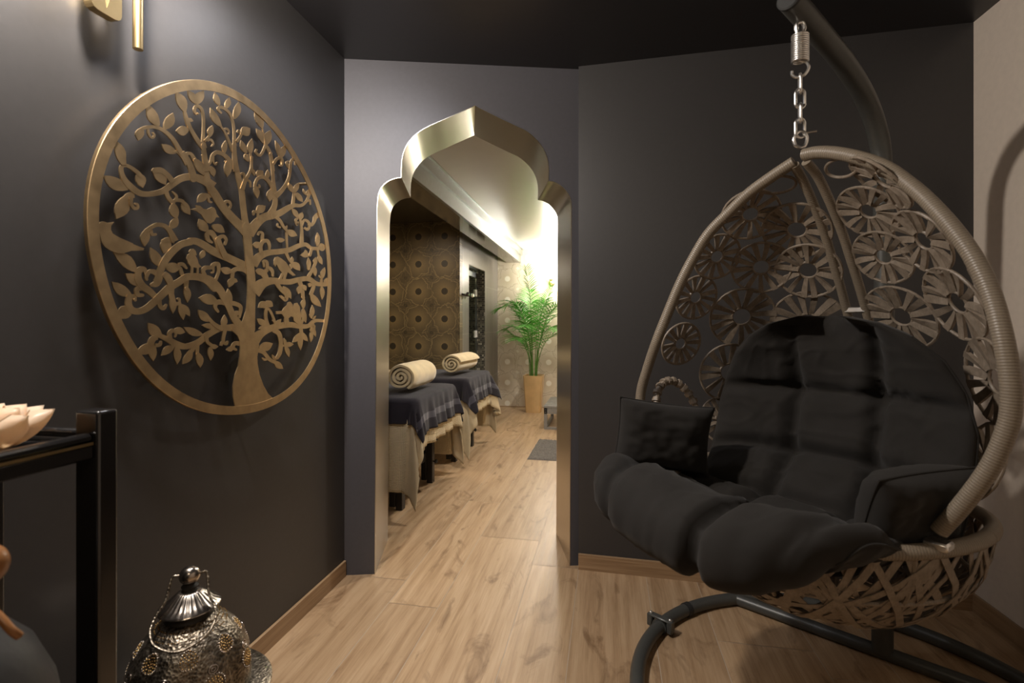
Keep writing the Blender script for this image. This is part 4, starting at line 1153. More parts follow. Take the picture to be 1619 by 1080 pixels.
WK = [0, .06, .16, .28, .38, .46, .56, .66, .76, .84, .90, .95, .98, 1.0]
WV = [.30, .40, .455, .455, .415, .36, .33, .335, .335, .312, .275, .215, .15, .05]
ROWS = [0.215, 0.345, 0.475, 0.635, 0.805]          # cross seams (fraction of the length)
def pad_point(u, v, side):
    (y, z), (ny, nz) = profile(v)
    wv = interp(v, WK, WV)
    seat = 1 - smooth01((v - 0.36) / 0.16)
    au = abs(u)
    if u > 0: wv *= 1 - 0.35 * (1 - smooth01((v - 0.36) / 0.20))
    x = wv * u
    lift = au ** 2.6
    y2 = y - (1 - seat) * 0.115 * lift - seat * 0.0
    z2 = z + seat * (0.085 * lift * (0.35 + 0.65 * smooth01(v / 0.25))) + 0.0
    if v < 0.3: y2 += 0.10 * lift * (1 - v / 0.3) * (0.35 if u < 0 else 1.0)
    env = max(0.0, 1 - au ** 5) ** 0.55 * max(0.0, min(1.0, v / 0.05)) ** 0.5 * max(0.0, min(1.0, (1 - v) / 0.07)) ** 0.5
    # seams
    cr = 0.0
    if v > 0.20:
        f_ = smooth01((v - 0.19) / 0.04)
        xq = 0.34 * wv if v < 0.5 else 0.113
        cr = max(cr, f_ * gl(x - xq, 0.020), f_ * gl(x + xq, 0.020))
    else:
        cr = max(cr, 0.9 * gl((u - 0.10) * wv, 0.022), 0.55 * gl((u + 0.72) * wv, 0.02), 0.4 * gl((u - 0.8) * wv, 0.02))
    for rv in ROWS:
        cr = max(cr, (0.95 if rv > 0.25 else 0.8) * gl((v - rv) * PLT, 0.021))
    # buttons where the seams cross
    bt = 0.0
    for rv in ROWS:
        for ub in (-0.34, 0.34):
            d = hypot(x - ub / 0.34 * (0.34 * wv if v < 0.5 else 0.113), (v - rv) * PLT)
            bt = max(bt, gl(d, 0.032))
    th = 0.070 * (1.22 if v < 0.215 else 1.0)
    t = th * env * (1 - 0.52 * cr - 0.40 * bt)
    # gathers running out of the seams
    sm = v * PLT
    wr = mnoise.noise(Vector((x * 8.0, sm * 8.0, 3.1))) * 0.010 + mnoise.noise(Vector((x * 22.0 + sm * 6, sm * 17.0, 8.3))) * 0.0050
    rid = 1 - abs(mnoise.noise(Vector((x * 13.0 + 3 * mnoise.noise(Vector((x * 6, sm * 6, 1.0))), sm * 13.0, 5.7))))
    wr += 0.010 * max(0.0, rid - 0.82) / 0.18 * (0.35 + 0.65 * max(cr, bt)) - 0.003
    t += wr * env
    k = t if side > 0 else -0.55 * t * (1 if v > 0.1 else 0.9)
    return Vector((x, y2 + ny * k, z2 + nz * k))
NU, NV = 96, 150
def us(i): 
    s = -1 + 2 * i / NU
    return math.copysign(1 - (1 - abs(s)) ** 1.35, s)
top = [[pad_point(us(i), j / NV, 1) for i in range(NU + 1)] for j in range(NV + 1)]
bot = [[pad_point(us(i), j / NV, -1) for i in range(NU + 1)] for j in range(NV + 1)]
cu = thing('seat_cushion', 'large black tufted cushion filling the seat and back of the hanging chair', 'cushion', (CHAIR.x, CHAIR.y, 0), CH_RZ)
mb = MB(); mb.grid(top); mb.grid(bot)
for A, B in ((top[0], bot[0]), (top[-1], bot[-1])): mb.grid([A, B])
mb.grid([[r[0] for r in top], [r[0] for r in bot]]); mb.grid([[r[-1] for r in top], [r[-1] for r in bot]])
o = mb.build('pad', M['cushion'], cu, 0)
bm = bmesh.new(); bm.from_mesh(o.data); bmesh.ops.remove_doubles(bm, verts=bm.verts[:], dist=0.0004); bmesh.ops.recalc_face_normals(bm, faces=bm.faces[:]); bm.to_mesh(o.data); bm.free()
o.data.polygons.foreach_set('use_smooth', [True] * len(o.data.polygons))
# piping along the edge seam
edge = [pad_point(-1, j / 60, 1) for j in range(3, 58)]
MB().tube(edge, 0.0035, 7).build('piping', M['cushion'], cu)
MB().tube([pad_point(1, j / 60, 1) for j in range(3, 58)], 0.0035, 7).build('piping', M['cushion'], cu)

def pillow(name, label, centre, ex, ey, sx, sy, th, seed, group):
    """soft square pillow: ex, ey = its in-plane axes in chair axes"""
    ex = Vector(ex).normalized(); ey = Vector(ey); ey = (ey - ex * ey.dot(ex)).normalized(); en = ex.cross(ey)
    root = thing(name, label, 'cushion', tuple(CW(*centre)), CH_RZ, group)
    n = 44
    def P(i, j, side):
        a = -1 + 2 * i / n; b = -1 + 2 * j / n
        pin = 1 - 0.07 * (1 - a * a) * (abs(b) ** 3) - 0.0
        pib = 1 - 0.07 * (1 - b * b) * (abs(a) ** 3)
        t = th * (max(0, 1 - abs(a) ** 3.2) * max(0, 1 - abs(b) ** 3.2)) ** 0.5
        t += th * 0.16 * mnoise.noise(Vector((a * 1.7 + seed, b * 1.7, seed * 2.0))) * (1 - max(abs(a), abs(b)) ** 2)
        t += th * 0.07 * mnoise.noise(Vector((a * 5 + seed, b * 5, seed))) * (1 - max(abs(a), abs(b)) ** 4)
        sag = en * (0.012 * (a * a + b * b) - 0.01)
        return ex * (a * sx * pib) + ey * (b * sy * pin) + en * (t * side) + sag
    m = MB()
    m.grid([[P(i, j, 1) for i in range(n + 1)] for j in range(n + 1)]); m.grid([[P(i, j, -1) for i in range(n + 1)] for j in range(n + 1)])
    o = m.build('cover', M['cushion'], root, 0)
    bm = bmesh.new(); bm.from_mesh(o.data); bmesh.ops.remove_doubles(bm, verts=bm.verts[:], dist=0.0004); bmesh.ops.recalc_face_normals(bm, faces=bm.faces[:]); bm.to_mesh(o.data); bm.free()
    o.data.polygons.foreach_set('use_smooth', [True] * len(o.data.polygons))
    per = [P(i, 0, 0) for i in range(n)] + [P(n, j, 0) for j in range(n)] + [P(n - i, n, 0) for i in range(n)] + [P(0, n - j, 0) for j in range(n)]
    MB().tube(per, 0.003, 6, closed=True).build('seam', M['cushion'], root)
    return root
pillow('arm_cushion', 'small black arm pillow at the left side of the hanging chair, by the armhole arch', (-0.335, -0.165, 0.842), (0.50, 0.86, -0.12), (0.0, 0.10, 1.0), 0.150, 0.105, 0.062, 1.3, None)
pillow('arm_cushion', 'small black arm pillow at the right side of the hanging chair, slumped on the seat', (0.285, -0.09, 0.800), (0.35, 0.93, 0.05), (0.35, 0.0, 1.0), 0.125, 0.088, 0.058, 4.7, None)

# ================================================================== TREATMENT ROOM
def solidify_cloth(o, th):
    modif(o, 'SOLIDIFY', thickness=th, offset=-1.0)
def drape(name, x0, x1, y0, y1, top, ovx, ovy0, ovy1, mat, parent, seed, lift=0.0, nx=80, ny=90, flare=0.10, wav=0.018, bands=None, skew=0.0, clear=0.012, xs0=None):
    """cloth laid over the right-hand end of a table top (x1) hanging ovx beyond it and ovy0 / ovy1 past its long sides"""
    rows = []; uvs = []
    xs = xs0 if xs0 is not None else x0
    for j in range(ny + 1):
        row = []; uvr = []
        b = -ovy0 + (y1 - y0 + ovy0 + ovy1) * j / ny
        for i in range(nx + 1):
            a = xs + (x1 + ovx - xs) * i / nx
            aa = a; bb = y0 + b + skew * (a - x1)
            dx = max(0.0, aa - x1)
            dy = (y0 - bb) if bb < y0 else (bb - y1 if bb > y1 else 0.0)
            sy = -1 if bb < y0 else 1
            px_, py_ = min(aa, x1), min(max(bb, y0), y1)
            r = hypot(dx, dy)
            R = 0.03                               # rounded table edge
            if r < 1e-6:
                out = 0; dz = 0
            elif r < R * pi / 2:
                out = R * sin(r / R); dz = R * (1 - cos(r / R))
            else:
                out = R + (r - R * pi / 2) * 0.05; dz = R + (r - R * pi / 2)
            cx_, cy_ = (dx / r, sy * dy / r) if r > 1e-6 else (0, 0)
            corner = 4 * (dx * dy) / (r * r + 1e-9) if r > 1e-6 else 0
            hang_ = max(0.0, r - R)
            along = (py_ if dx > dy else px_)
            ph = along * 34 + seed + (atan2(dy, dx) * 6 if dx > 0 and dy > 0 else 0)
            fold = sin(ph) * 0.6 + sin(ph * 1.73 + seed * 2.1) * 0.4
            out += hang_ * flare * 0.35 + fold * wav * min(1.0, hang_ / 0.18) * (1 + corner * 0.9) + corner * 0.5 * hang_ * flare * 2.2 * 0.4
            out += clear * (1 if r > 0 else 0)
            z = top - dz + lift + 0.003 * mnoise.noise(Vector((aa * 9, bb * 9, seed)))
            z = max(z, 0.012)
            row.append(Vector((px_ + cx_ * out, py_ + cy_ * out, z))); uvr.append((a, b))
        rows.append(row); uvs.append(uvr)
    m = MB()
    if bands:
        fs_n = len(rows[0])
    m.grid(rows)
    if bands:
        m.mi = []
        for j in range(ny):
            for i in range(nx):
                a = uvs[j][i][0] - x1
                m.mi.append(1 if any(lo <= ovx - a <= hi for lo, hi in bands) else 0)
    o = m.build(name, mat, parent, 0, recalc=False)
    me = o.data
    me.polygons.foreach_set('use_smooth', [True] * len(me.polygons))
    uvl = me.uv_layers.new(name='UVMap')
    flat = [uv for r in uvs for uv in r]
    for l in me.loops: uvl.data[l.index].uv = flat[l.vertex_index]
    solidify_cloth(o, 0.006)
    return o

def massage_table(y0, y1, label):
    x0, x1 = -3.15, -1.19
    yc = (y0 + y1) / 2
    t = thing('massage_table', label, 'massage table', (x0, yc, 0), 0, 'massage tables')
    Lx, hy = x1 - x0, (y1 - y0) / 2
    MB().box((0, -hy + 0.01, 0.655), (Lx - 0.02, hy - 0.01, 0.725), bev=0.025).build('padded_top', M['leather'], t, 30)
    MB().box((0.03, -hy + 0.035, 0.575), (Lx - 0.05, hy - 0.035, 0.652), bev=0.006).build('frame', M['black_wood'], t, 0)
    for lx in (0.10, Lx - 0.14):
        for sy in (-1, 1):
            m = MB(); yy = sy * (hy - 0.075)
            m.box((lx - 0.045, yy - 0.026, 0.02), (lx - 0.004, yy + 0.026, 0.60), bev=0.003)
            m.box((lx, yy - 0.026, 0.0), (lx + 0.044, yy + 0.026, 0.45), bev=0.003)
            m.box((lx - 0.045, yy - 0.028, 0.30), (lx - 0.004, yy + 0.028, 0.56), bev=0.003)
            lg = m.build('leg', M['black_wood'], t, 0)
            for zz in (0.16, 0.33):
                m2 = MB(); m2.tube([(lx + 0.042, yy, zz), (lx + 0.060, yy, zz)], 0.006, 10); m2.tube([(lx + 0.056, yy, zz), (lx + 0.066, yy, zz), (lx + 0.074, yy, zz)], [0.013, 0.017, 0.011], 14)
                m2.build('knob', M['dark_rubber'], lg)
        MB().box((lx - 0.035, -hy + 0.10, 0.17), (lx + 0.0, hy - 0.10, 0.23), bev=0.003).build('cross_bar', M['black_wood'], t, 0)
    return t
TAB = [(2.95, 3.66, 'nearer massage table with black wooden legs, just past the arch'), (4.10, 4.80, 'farther massage table with black wooden legs, by the poppy wall')]
for i, (y0, y1, lab) in enumerate(TAB):
    massage_table(y0, y1, lab)
    who = ('nearer', 'farther')[i]
    c = drape('throw', -3.15, -1.205, y0, y1, 0.727, 0.33, 0.575, 0.575, [M['waffle']], None, 1.3 + 2.1 * i, xs0=-2.75, flare=0.16, wav=0.022)
    tag(c, 'cream waffle throw hanging to the floor from the %s massage table' % who, 'blanket', 'waffle throws on the massage tables')
    tw = drape('towel', -3.15, -1.197, y0 - 0.004, y1 + 0.004, 0.735, 0.24, 0.17 if i == 0 else 0.20, 0.20, [M['towel'], M['towel_band']], None, 1.3 + 2.1 * i, xs0=-1.95, flare=0.20, wav=0.022, bands=[(0.085, 0.118)], skew=0.05, clear=0.024, nx=70)
    tag(tw, 'slate grey towel with a lighter woven band across the %s massage table' % who, 'towel', 'grey towels on the massage tables')

def rolled_blanket(loc, length, rad, turns, label, squash, seed, rz):
    root = thing('rolled_blanket', label, 'blanket', loc, rz, 'rolled blankets on the massage tables')
    sp = []
    n = int(turns * 40)
    for k in range(n + 1):
        t = k / n; a = -t * turns * 2 * pi + 0.9
        r = rad * (0.12 + 0.88 * t)
        w_ = 1 + 0.035 * mnoise.noise(Vector((cos(a) * 1.7 + seed, sin(a) * 1.7, t * 4)))
        sp.append((r * w_ * cos(a), r * w_ * squash * sin(a)))
    rows = []
    m_ = 22
    for j in range(m_ + 1):
        y = length * j / m_
        e = min(y, length - y)
        sq = 1 - 0.06 * max(0, 1 - e / 0.06) ** 2
        rows.append([Vector((x * sq + 0.004 * mnoise.noise(Vector((x * 20, y * 9, seed))), y + 0.012 * mnoise.noise(Vector((x * 14, z * 14, seed + 5))) * (1 if j in (0, m_) else 0), rad * squash + z * sq)) for x, z in sp])
    mb = MB(); mb.grid(rows)
    o = mb.build('fleece', M['fleece'], root, 0, recalc=False)
    o.data.polygons.foreach_set('use_smooth', [True] * len(o.data.polygons))
    modif(o, 'SOLIDIFY', thickness=rad * 0.145, offset=1.0 if False else -1.0)
    modif(o, 'BEVEL', width=0.006, segments=3, limit_method='ANGLE', angle_limit=radians(50))
    return root
rolled_blanket((-1.325, 3.06, 0.748), 0.45, 0.108, 3.3, 'loosely rolled sand fleece blanket on the nearer massage table', 0.90, 2.0, radians(1))
rolled_blanket((-1.345, 4.20, 0.748), 0.50, 0.104, 3.1, 'tightly rolled sand fleece blanket on the farther massage table', 0.88, 7.0, radians(-4))

# ---- palm in a tall planter
PX, PY = -0.985, 6.755
pl = thing('planter', 'tall square tapering gold planter holding the palm by the cream poppy wall', 'plant pot', (PX, PY, 0))
def sq(h, z, r=0.018):
    out = []
    for cx, cy, a0 in ((h - r, h - r, 0), (-h + r, h - r, 90), (-h + r, -h + r, 180), (h - r, -h + r, 270)):
        for k in range(5):
            a = radians(a0 + 90 * k / 4); out.append(Vector((cx + r * cos(a), cy + r * sin(a), z)))
    return out
sections = [(0.098, 0.0), (0.100, 0.01), (0.112, 0.20), (0.126, 0.42), (0.131, 0.493), (0.131, 0.50), (0.119, 0.50), (0.117, 0.44)]
mb = MB(); mb.grid([sq(h, z) for h, z in sections], closed=True)
b0 = sq(0.098, 0.0); mb.add(b0, [tuple(range(len(b0)))])
o = mb.build('pot', M['planter'], pl, 40)
so = sq(0.118, 0.452); MB().add(so, [tuple(range(len(so)))]).build('soil', M['soil'], pl, 0)
pm = thing('palm', 'green areca palm with arching feathery fronds growing in the gold planter', 'plant', (PX, PY, 0.453))
rg = random.Random(21)
def frond(az, reach, height, base_r, nleaf=19, ll=0.25):
    ca, sa = cos(az), sin(az)
    p0 = Vector((base_r * ca, base_r * sa, 0)); 
    pts = catmull([tuple(p0), tuple(p0 + Vector((ca * reach * 0.08, sa * reach * 0.08, height * 0.42))), tuple(p0 + Vector((ca * reach * 0.32, sa * reach * 0.32, height * 0.82))), tuple(p0 + Vector((ca * reach * 0.68, sa * reach * 0.68, height * 1.0))), tuple(p0 + Vector((ca * reach, sa * reach, height * (0.96 if reach > 0.35 else 1.16))))], 12)
    pts = [Vector(p) for p in pts]; n = len(pts)
    st_ = MB(); st_.tube(pts, [0.0075 * (1 - 0.82 * i / (n - 1)) for i in range(n)], 6)
    so_ = st_.build('stem', M['stem'], pm)
    m = MB()
    for k in range(nleaf):
        t = 0.40 + 0.60 * k / (nleaf - 1)
        f_ = t * (n - 1); i = min(n - 2, int(f_)); p = pts[i].lerp(pts[i + 1], f_ - i)
        tg_ = (pts[i + 1] - pts[i]).normalized(); sd = tg_.cross(Vector((0, 0, 1)))
        if sd.length < 1e-3: sd = Vector((-sa, ca, 0))
        sd.normalize(); up = sd.cross(tg_).normalized()
        l = ll * (0.45 + 0.75 * sin(pi * min(1, 0.16 + 0.80 * (t - 0.40) / 0.6))) * rg.uniform(0.9, 1.1)
        for s_ in (-1, 1):
            d = (sd * s_ * 0.85 + tg_ * (0.48 + 0.5 * (t - 0.4)) + up * rg.uniform(0.12, 0.30)).normalized()
            wv = d.cross(up).normalized() * 0.0070
            row1, row2 = [], []
            for q in (0, 0.25, 0.55, 0.8, 1.0):
                c_ = p + d * l * q + Vector((0, 0, -0.30 * l * q * q))
                w_ = (0.45, 1.0, 0.9, 0.5, 0.02)[int(q * 4.01)] if q in (0, 0.25, 1.0) else (0.9 if q == 0.55 else 0.5)
                row1.append(c_ + wv * w_ + up * 0.002); row2.append(c_ - wv * w_ + up * 0.002)
            mid = [(a_ + b_) / 2 - up * 0.003 for a_, b_ in zip(row1, row2)]
            m.grid([row1, mid, row2])
    m.v = [(max(p[0], X2L - PX + 0.012), min(p[1], Y2F - PY - 0.012), p[2]) for p in m.v]
    m.build('leaflets', M['leaf'], so_, 0, recalc=False)
for az, reach, h_ in ((215, 0.10, 1.30), (188, 0.44, 0.98), (178, 0.36, 0.70), (215, 0.40, 1.02), (238, 0.30, 0.86), (262, 0.36, 0.74), (300, 0.34, 0.90), (330, 0.50, 0.98), (350, 0.52, 1.02), (5, 0.40, 0.84), (30, 0.22, 1.06), (120, 0.12, 1.04), (158, 0.26, 0.88), (318, 0.46, 0.70), (194, 0.34, 0.56), (250, 0.44, 0.56), (345, 0.40, 0.60)):
    frond(radians(az), reach, h_, rg.uniform(0.015, 0.05))

# ---- low bench
bn = thing('bench', 'low grey slatted bench with square frame legs beside the palm', 'bench', (-0.705, 5.63, 0))
BWx, BWy, BHt = 1.05, 0.72, 0.268
for xx in (0.0, BWx - 0.035):
    m = MB()
    for yy in (0.0, BWy - 0.035): m.box((xx, yy, 0), (xx + 0.035, yy + 0.035, BHt - 0.028))
    m.box((xx, 0.035, 0), (xx + 0.035, BWy - 0.035, 0.028))
    m.build('leg_frame', M['bench'], bn, 0)
m = MB()
m.box((0.035, 0, 0), (BWx - 0.035, 0.03, 0.026)); m.box((0, 0, BHt - 0.09), (BWx, 0.03, BHt - 0.028))
m.build('front_rail', M['bench'], bn, 0)
for k in range(7):
    yy = k * (BWy - 0.085) / 6
    MB().box((-0.004, yy, BHt - 0.027), (BWx + 0.004, yy + 0.085, BHt), bev=0.003).build('slat', M['bench'], bn, 0)
for zz in (BHt - 0.045, BHt - 0.072):
    MB().sphere((0.017, -0.001, zz), 0.006, 10, 6).build('screw', M['chrome'], bn)

# ---- shag rug
rugx0, rugx1, rugy0, rugy1 = -0.695, 0.15, 4.345, 5.10
rw = []
nx_, ny_ = 120, 110
for j in range(ny_ + 1):
    r_ = []
    for i in range(nx_ + 1):
        x = rugx0 + (rugx1 - rugx0) * i / nx_; y = rugy0 + (rugy1 - rugy0) * j / ny_
        e = min(i, nx_ - i, j, ny_ - j)
        h_ = (0.012 + 0.010 * mnoise.noise(Vector((x * 75, y * 75, 0.3)))) if e > 1 else (0.006 if e == 1 else 0.0005)
        x += 0.006 * mnoise.noise(Vector((y * 14, x * 3, 2.0))); y += 0.005 * mnoise.noise(Vector((x * 14, y * 3, 6.0)))
        r_.append(Vector((x, y, h_)))
    rw.append(r_)
o = MB().grid(rw).build('rug', M['rug'], None, 0, recalc=False)
o.data.polygons.foreach_set('use_smooth', [True] * len(o.data.polygons))
tag(o, 'dark taupe shag bath mat on the oak floor beyond the arch', 'rug')

# ---- wall lamp on the far wall, half hidden by the palm
sc = thing('wall_sconce', 'brass wall lamp glowing on the far cream wall beside the palm', 'lamp', (-0.775, Y2F, 1.78))
MB().lathe([(0.0, 0.0), (0.045, 0.0), (0.045, 0.010), (0.030, 0.016), (0.0, 0.016)], 24, M=Matrix.Rotation(radians(90), 4, 'X')).build('back_plate', M['brass'], sc)
MB().tube(catmull([(0, -0.012, 0), (0, -0.06, -0.03), (0, -0.11, -0.01), (0, -0.115, 0.04)], 8), 0.007, 10).build('arm', M['brass'], sc)
MB().lathe([(0.004, -0.05), (0.010, -0.04), (0.006, -0.028), (0.022, -0.018), (0.030, 0.0), (0.012, 0.012)], 20, (0, -0.115, 0.04)).build('cup', M['brass'], sc)
MB().lathe([(0.026, 0.0), (0.052, 0.03), (0.060, 0.08), (0.048, 0.13), (0.030, 0.155)], 24, (0, -0.115, 0.05)).build('shade', M['shade_glow'], sc)

# ---- hook rail on the grey tiles
hr = thing('hook_rail', 'small dark hook rail with round knobs on the grey tiles beside the mosaic doorway', 'hooks', (X2L, 5.26, 1.52))
MB().box((0.0, 0.0, -0.012), (0.010, 0.26, 0.012), bev=0.002).build('rail', M['black'], hr, 0)
for k, yy in enumerate((0.03, 0.13, 0.23)):
    m = MB(); m.tube([(0.008, yy, 0), (0.05, yy, 0)], 0.009, 12); m.tube([(0.046, yy, 0), (0.06, yy, 0), (0.075, yy, 0)], [0.020, 0.026, 0.018], 16)
    m.build('knob', M['black'] if k < 2 else M['chrome'], hr)

# ================================================================== FOREGROUND LEFT
# ---- black console with rounded posts
PXf, PYf = -0.900, 0.743                      # outer front edge of the corner post
PW, PD, PH = 0.0515, 0.0390, 1.033
cs = thing('console_table', 'black lacquered side table with square posts against the dark wall, lotus lamp on top', 'side table', (PXf, PYf, 0))
SD, SL_ = 0.318, 0.80                         # depth towards the wall, length towards the camera
def post(x, y):
    o = MB().box((x - PW, y, 0), (x, y + PD, PH)).build('post', M['black'], cs, 0)
    modif(o, 'BEVEL', width=0.0055, segments=3); o.data.polygons.foreach_set('use_smooth', [True] * len(o.data.polygons)); o.data.set_sharp_from_angle(angle=radians(60))
for xx in (0.0, -SD + PW):
    for yy in (0.0, -SL_): post(xx, yy)
for zz in (0.950, 0.32):
    nm = 'top_shelf' if zz > 0.5 else 'lower_shelf'
    MB().box((-SD + 0.012, -SL_ + 0.01, zz + 0.006), (-0.012, PD - 0.012, zz + 0.022), bev=0.003).build(nm, M['black'], cs, 0)
    for a in ((-0.030, -SL_ + PD, -0.008, 0.0), (-SD + 0.008, -SL_ + PD, -SD + 0.030, 0.0)):
        m = MB(); m.box((a[0], a[1], zz - 0.002), (a[2], a[3], zz + 0.024), bev=0.003); m.box((a[0], a[1], zz + 0.028), (a[2], a[3], zz + 0.044), bev=0.005)
        r_ = m.build('side_rail', M['black'], cs, 40)
        MB().box((a[0] - 0.001, a[1] + 0.002, zz + 0.0235), (a[2] + 0.001, a[3] - 0.002, zz + 0.0285)).build('inlay', M['brass'], r_, 0)
    for yy in (0.010, -SL_ + 0.010):
        m = MB(); m.box((-SD + PW, yy, zz + 0.030), (-PW, yy + 0.02, zz + 0.046), bev=0.005); m.box((-SD + PW, yy, zz - 0.002), (-PW, yy + 0.02, zz + 0.024), bev=0.003)
        m.build('end_rail', M['black'], cs, 40)
# ---- lotus lamp of shell petals
LZ = 0.950 + 0.022
lt = thing('lotus_lamp', 'glowing shell-petal lotus tealight holder on the black side table', 'candle holder', (-1.045, 0.655, LZ))
def petal(az, tilt, r0, length, width, cup):
    rows = []
    nn = 10
    for j in range(nn + 1):
        t = j / nn
        w_ = width * (sin(pi * min(1.0, 0.14 + t * 0.62)) ** 0.9) * (1 - max(0, (t - 0.72) / 0.28) ** 1.7)
        e = radians(tilt) + t * 0.55
        rr = r0 + length * t * cos(e); zz = length * t * sin(e) + 0.004
        row = []
        for i in range(9):
            s_ = -1 + 2 * i / 8
            x = rr - cup * (1 - s_ * s_) * -0.25 * width - cup * s_ * s_ * width * 0.22
            y = s_ * w_ / 2
            row.append(Vector((x * cos(az) - y * sin(az), x * sin(az) + y * cos(az), zz)))
        rows.append(row)
    o = MB().grid(rows).build('petal', M['petal'], lt, 0, recalc=False)
    o.data.polygons.foreach_set('use_smooth', [True] * len(o.data.polygons))
    modif(o, 'SOLIDIFY', thickness=0.0012)
    edge_ = [r[0] for r in rows] + [r[-1] for r in rows[::-1]]
    MB().tube(edge_, 0.0011, 5).build('wire', M['bronze'], o)
for k in range(9): petal(2 * pi * k / 9 + 0.1, 14, 0.022, 0.088, 0.072, 1.0)
for k in range(8): petal(2 * pi * k / 8 + 0.4, 36, 0.020, 0.078, 0.062, 1.0)
for k in range(6): petal(2 * pi * k / 6 + 0.2, 58, 0.017, 0.064, 0.050, 1.0)
MB().lathe([(0.0005, 0.0), (0.032, 0.0), (0.034, 0.006), (0.020, 0.008), (0.019, 0.020), (0.0005, 0.020)], 24).build('base', M['brass'], lt)
MB().sphere((0, 0, 0.030), (0.006, 0.011), 12, 8).build('flame', M['flame'], lt)
point('lotus_light', (-1.045, 0.655, LZ + 0.034), 7.0, (1.0, 0.74, 0.48), 0.012)

# ---- pierced metal lantern on the floor
LN = W(-0.806, 1.25, 0)
ln = thing('lantern', 'antiqued silver pierced metal lantern with ribbed dome on the floor by the left wall', 'lantern', tuple(LN), radians(20))
def lobed(r, z, a):
    k = max(0.0, min(1.0, (z - 0.335) / 0.05)) * max(0.0, min(1.0, (0.495 - z) / 0.05))
    return r * (1 + 0.075 * k * (abs(cos(4 * a)) - 0.55))
MB().lathe([(0.135, 0.318), (0.137, 0.335), (0.137, 0.36), (0.132, 0.395), (0.121, 0.43), (0.104, 0.462), (0.082, 0.488), (0.060, 0.505), (0.052, 0.512)], 96, rfun=lobed).build('dome', M['lantern'], ln, 60)
MB().lathe([(0.128, 0.285), (0.165, 0.300), (0.183, 0.306), (0.186, 0.312), (0.180, 0.318), (0.150, 0.321), (0.138, 0.326)], 64).build('flange', M['lantern'], ln, 40)
MB().lathe([(0.10, 0.03), (0.112, 0.045), (0.128, 0.08), (0.132, 0.16), (0.128, 0.24), (0.128, 0.287)], 64, rfun=lambda r, z, a: r * (1 + 0.02 * (abs(cos(4 * a)) - 0.5))).build('body', M['lantern'], ln, 60)
for k in range(4):
    a = pi / 4 + k * pi / 2
    MB().lathe([(0.010, 0.0), (0.018, 0.01), (0.012, 0.03), (0.016, 0.045)], 14, (0.085 * cos(a), 0.085 * sin(a), 0)).build('foot', M['old_silver'], ln)
MB().lathe([(0.052, 0.508), (0.054, 0.512), (0.050, 0.520), (0.050, 0.534)], 40).build('neck', M['lantern_dark'], ln)
MB().lathe([(0.050, 0.530), (0.066, 0.531), (0.069, 0.534), (0.067, 0.538), (0.052, 0.546), (0.038, 0.560), (0.027, 0.570), (0.022, 0.573)], 96, rfun=lambda r, z, a: r * (1 + 0.035 * cos(28 * a) * (1 if z > 0.5385 else 0.1))).build('fluted_cap', M['old_silver'], ln, 50)
MB().lathe([(0.020, 0.570), (0.016, 0.578), (0.019, 0.584), (0.013, 0.590)], 30).build('collar', M['lantern_dark'], ln)
MB().sphere((0, 0, 0.610), (0.0235, 0.023), 28, 18).build('knob', M['old_silver'], ln)
bail = [(-0.022, 0.0, 0.612), (-0.036, 0.0, 0.612), (-0.040, -0.006, 0.600), (-0.046, -0.024, 0.566), (-0.062, -0.042, 0.540), (-0.066, -0.066, 0.518), (-0.048, -0.094, 0.498), (0.0, -0.112, 0.486), (0.048, -0.094, 0.498), (0.066, -0.066, 0.518), (0.062, -0.042, 0.540), (0.046, -0.024, 0.566), (0.040, -0.006, 0.600), (0.036, 0.0, 0.612), (0.022, 0.0, 0.612)]
MB().tube([Matrix.Rotation(radians(12), 3, 'Z') @ Vector(p) for p in catmull(bail, 6)], 0.0032, 8).build('handle', M['lantern'], ln)
# round piercings with a warm core seen through: rosettes of small holes
rr_dome = [(0.137, 0.36), (0.132, 0.395), (0.121, 0.43), (0.104, 0.462), (0.082, 0.488), (0.060, 0.505)]
def dome_r(z): return interp(z, [p[1] for p in rr_dome], [p[0] for p in rr_dome])
def dome_pt(a, z, e=0.0):
    r = lobed(dome_r(z), z, a) + e
    return Vector((r * cos(a), r * sin(a), z + e * 0.5))
M['pierce'] = simple('brass_fretwork', (0.55, 0.36, 0.14), 0.3, 1.0, 0.5, 200)
for k in range(8):
    a0 = 2 * pi * k / 8 + pi / 8
    for z0, rad_ in ((0.455, 0.017), (0.392, 0.021)):
        a0 = 2 * pi * k / 8 + (pi / 8 if z0 > 0.42 else 0)
        m = MB()
        for q in range(24):
            m.sphere(dome_pt(a0 + rad_ * 1.12 / dome_r(z0) * cos(2 * pi * q / 24), z0 + rad_ * 1.05 * sin(2 * pi * q / 24), 0.0005), 0.0022, 8, 5)
        ring_ = m.build('medallion', M['old_silver'], ln)
        m = MB()
        for rr_, cnt in ((0.0, 1), (0.006, 6), (0.0115, 11), (0.0165, 15)):
            for q in range(cnt):
                a = 2 * pi * q / cnt + rr_ * 60
                m.sphere(dome_pt(a0 + rr_ / dome_r(z0) * cos(a), z0 + rr_ * sin(a), 0.0002), 0.0019, 7, 5)
        m.build('fretwork', M['pierce'], ring_)
    m = MB()
    a1 = 2 * pi * k / 8
    for rr_ in (0.010, 0.0045):
        m.tube([dome_pt(a1 + rr_ / dome_r(0.425) * cos(2 * pi * q / 18), 0.425 + rr_ * 0.8 * sin(2 * pi * q / 18), 0.001) for q in range(18)], 0.0014, 6, closed=True)
    m.build('boss', M['old_silver'], ln)
m = MB()
for k in range(70):
    a = 2 * pi * k / 70
    for j, z in enumerate((0.489, 0.4955, 0.502)):
        if (k + j) % 5: m.sphere(dome_pt(a + j * 0.02, z, 0.0005), 0.0017, 6, 4)
m.build('fretwork', M['pierce'], ln)

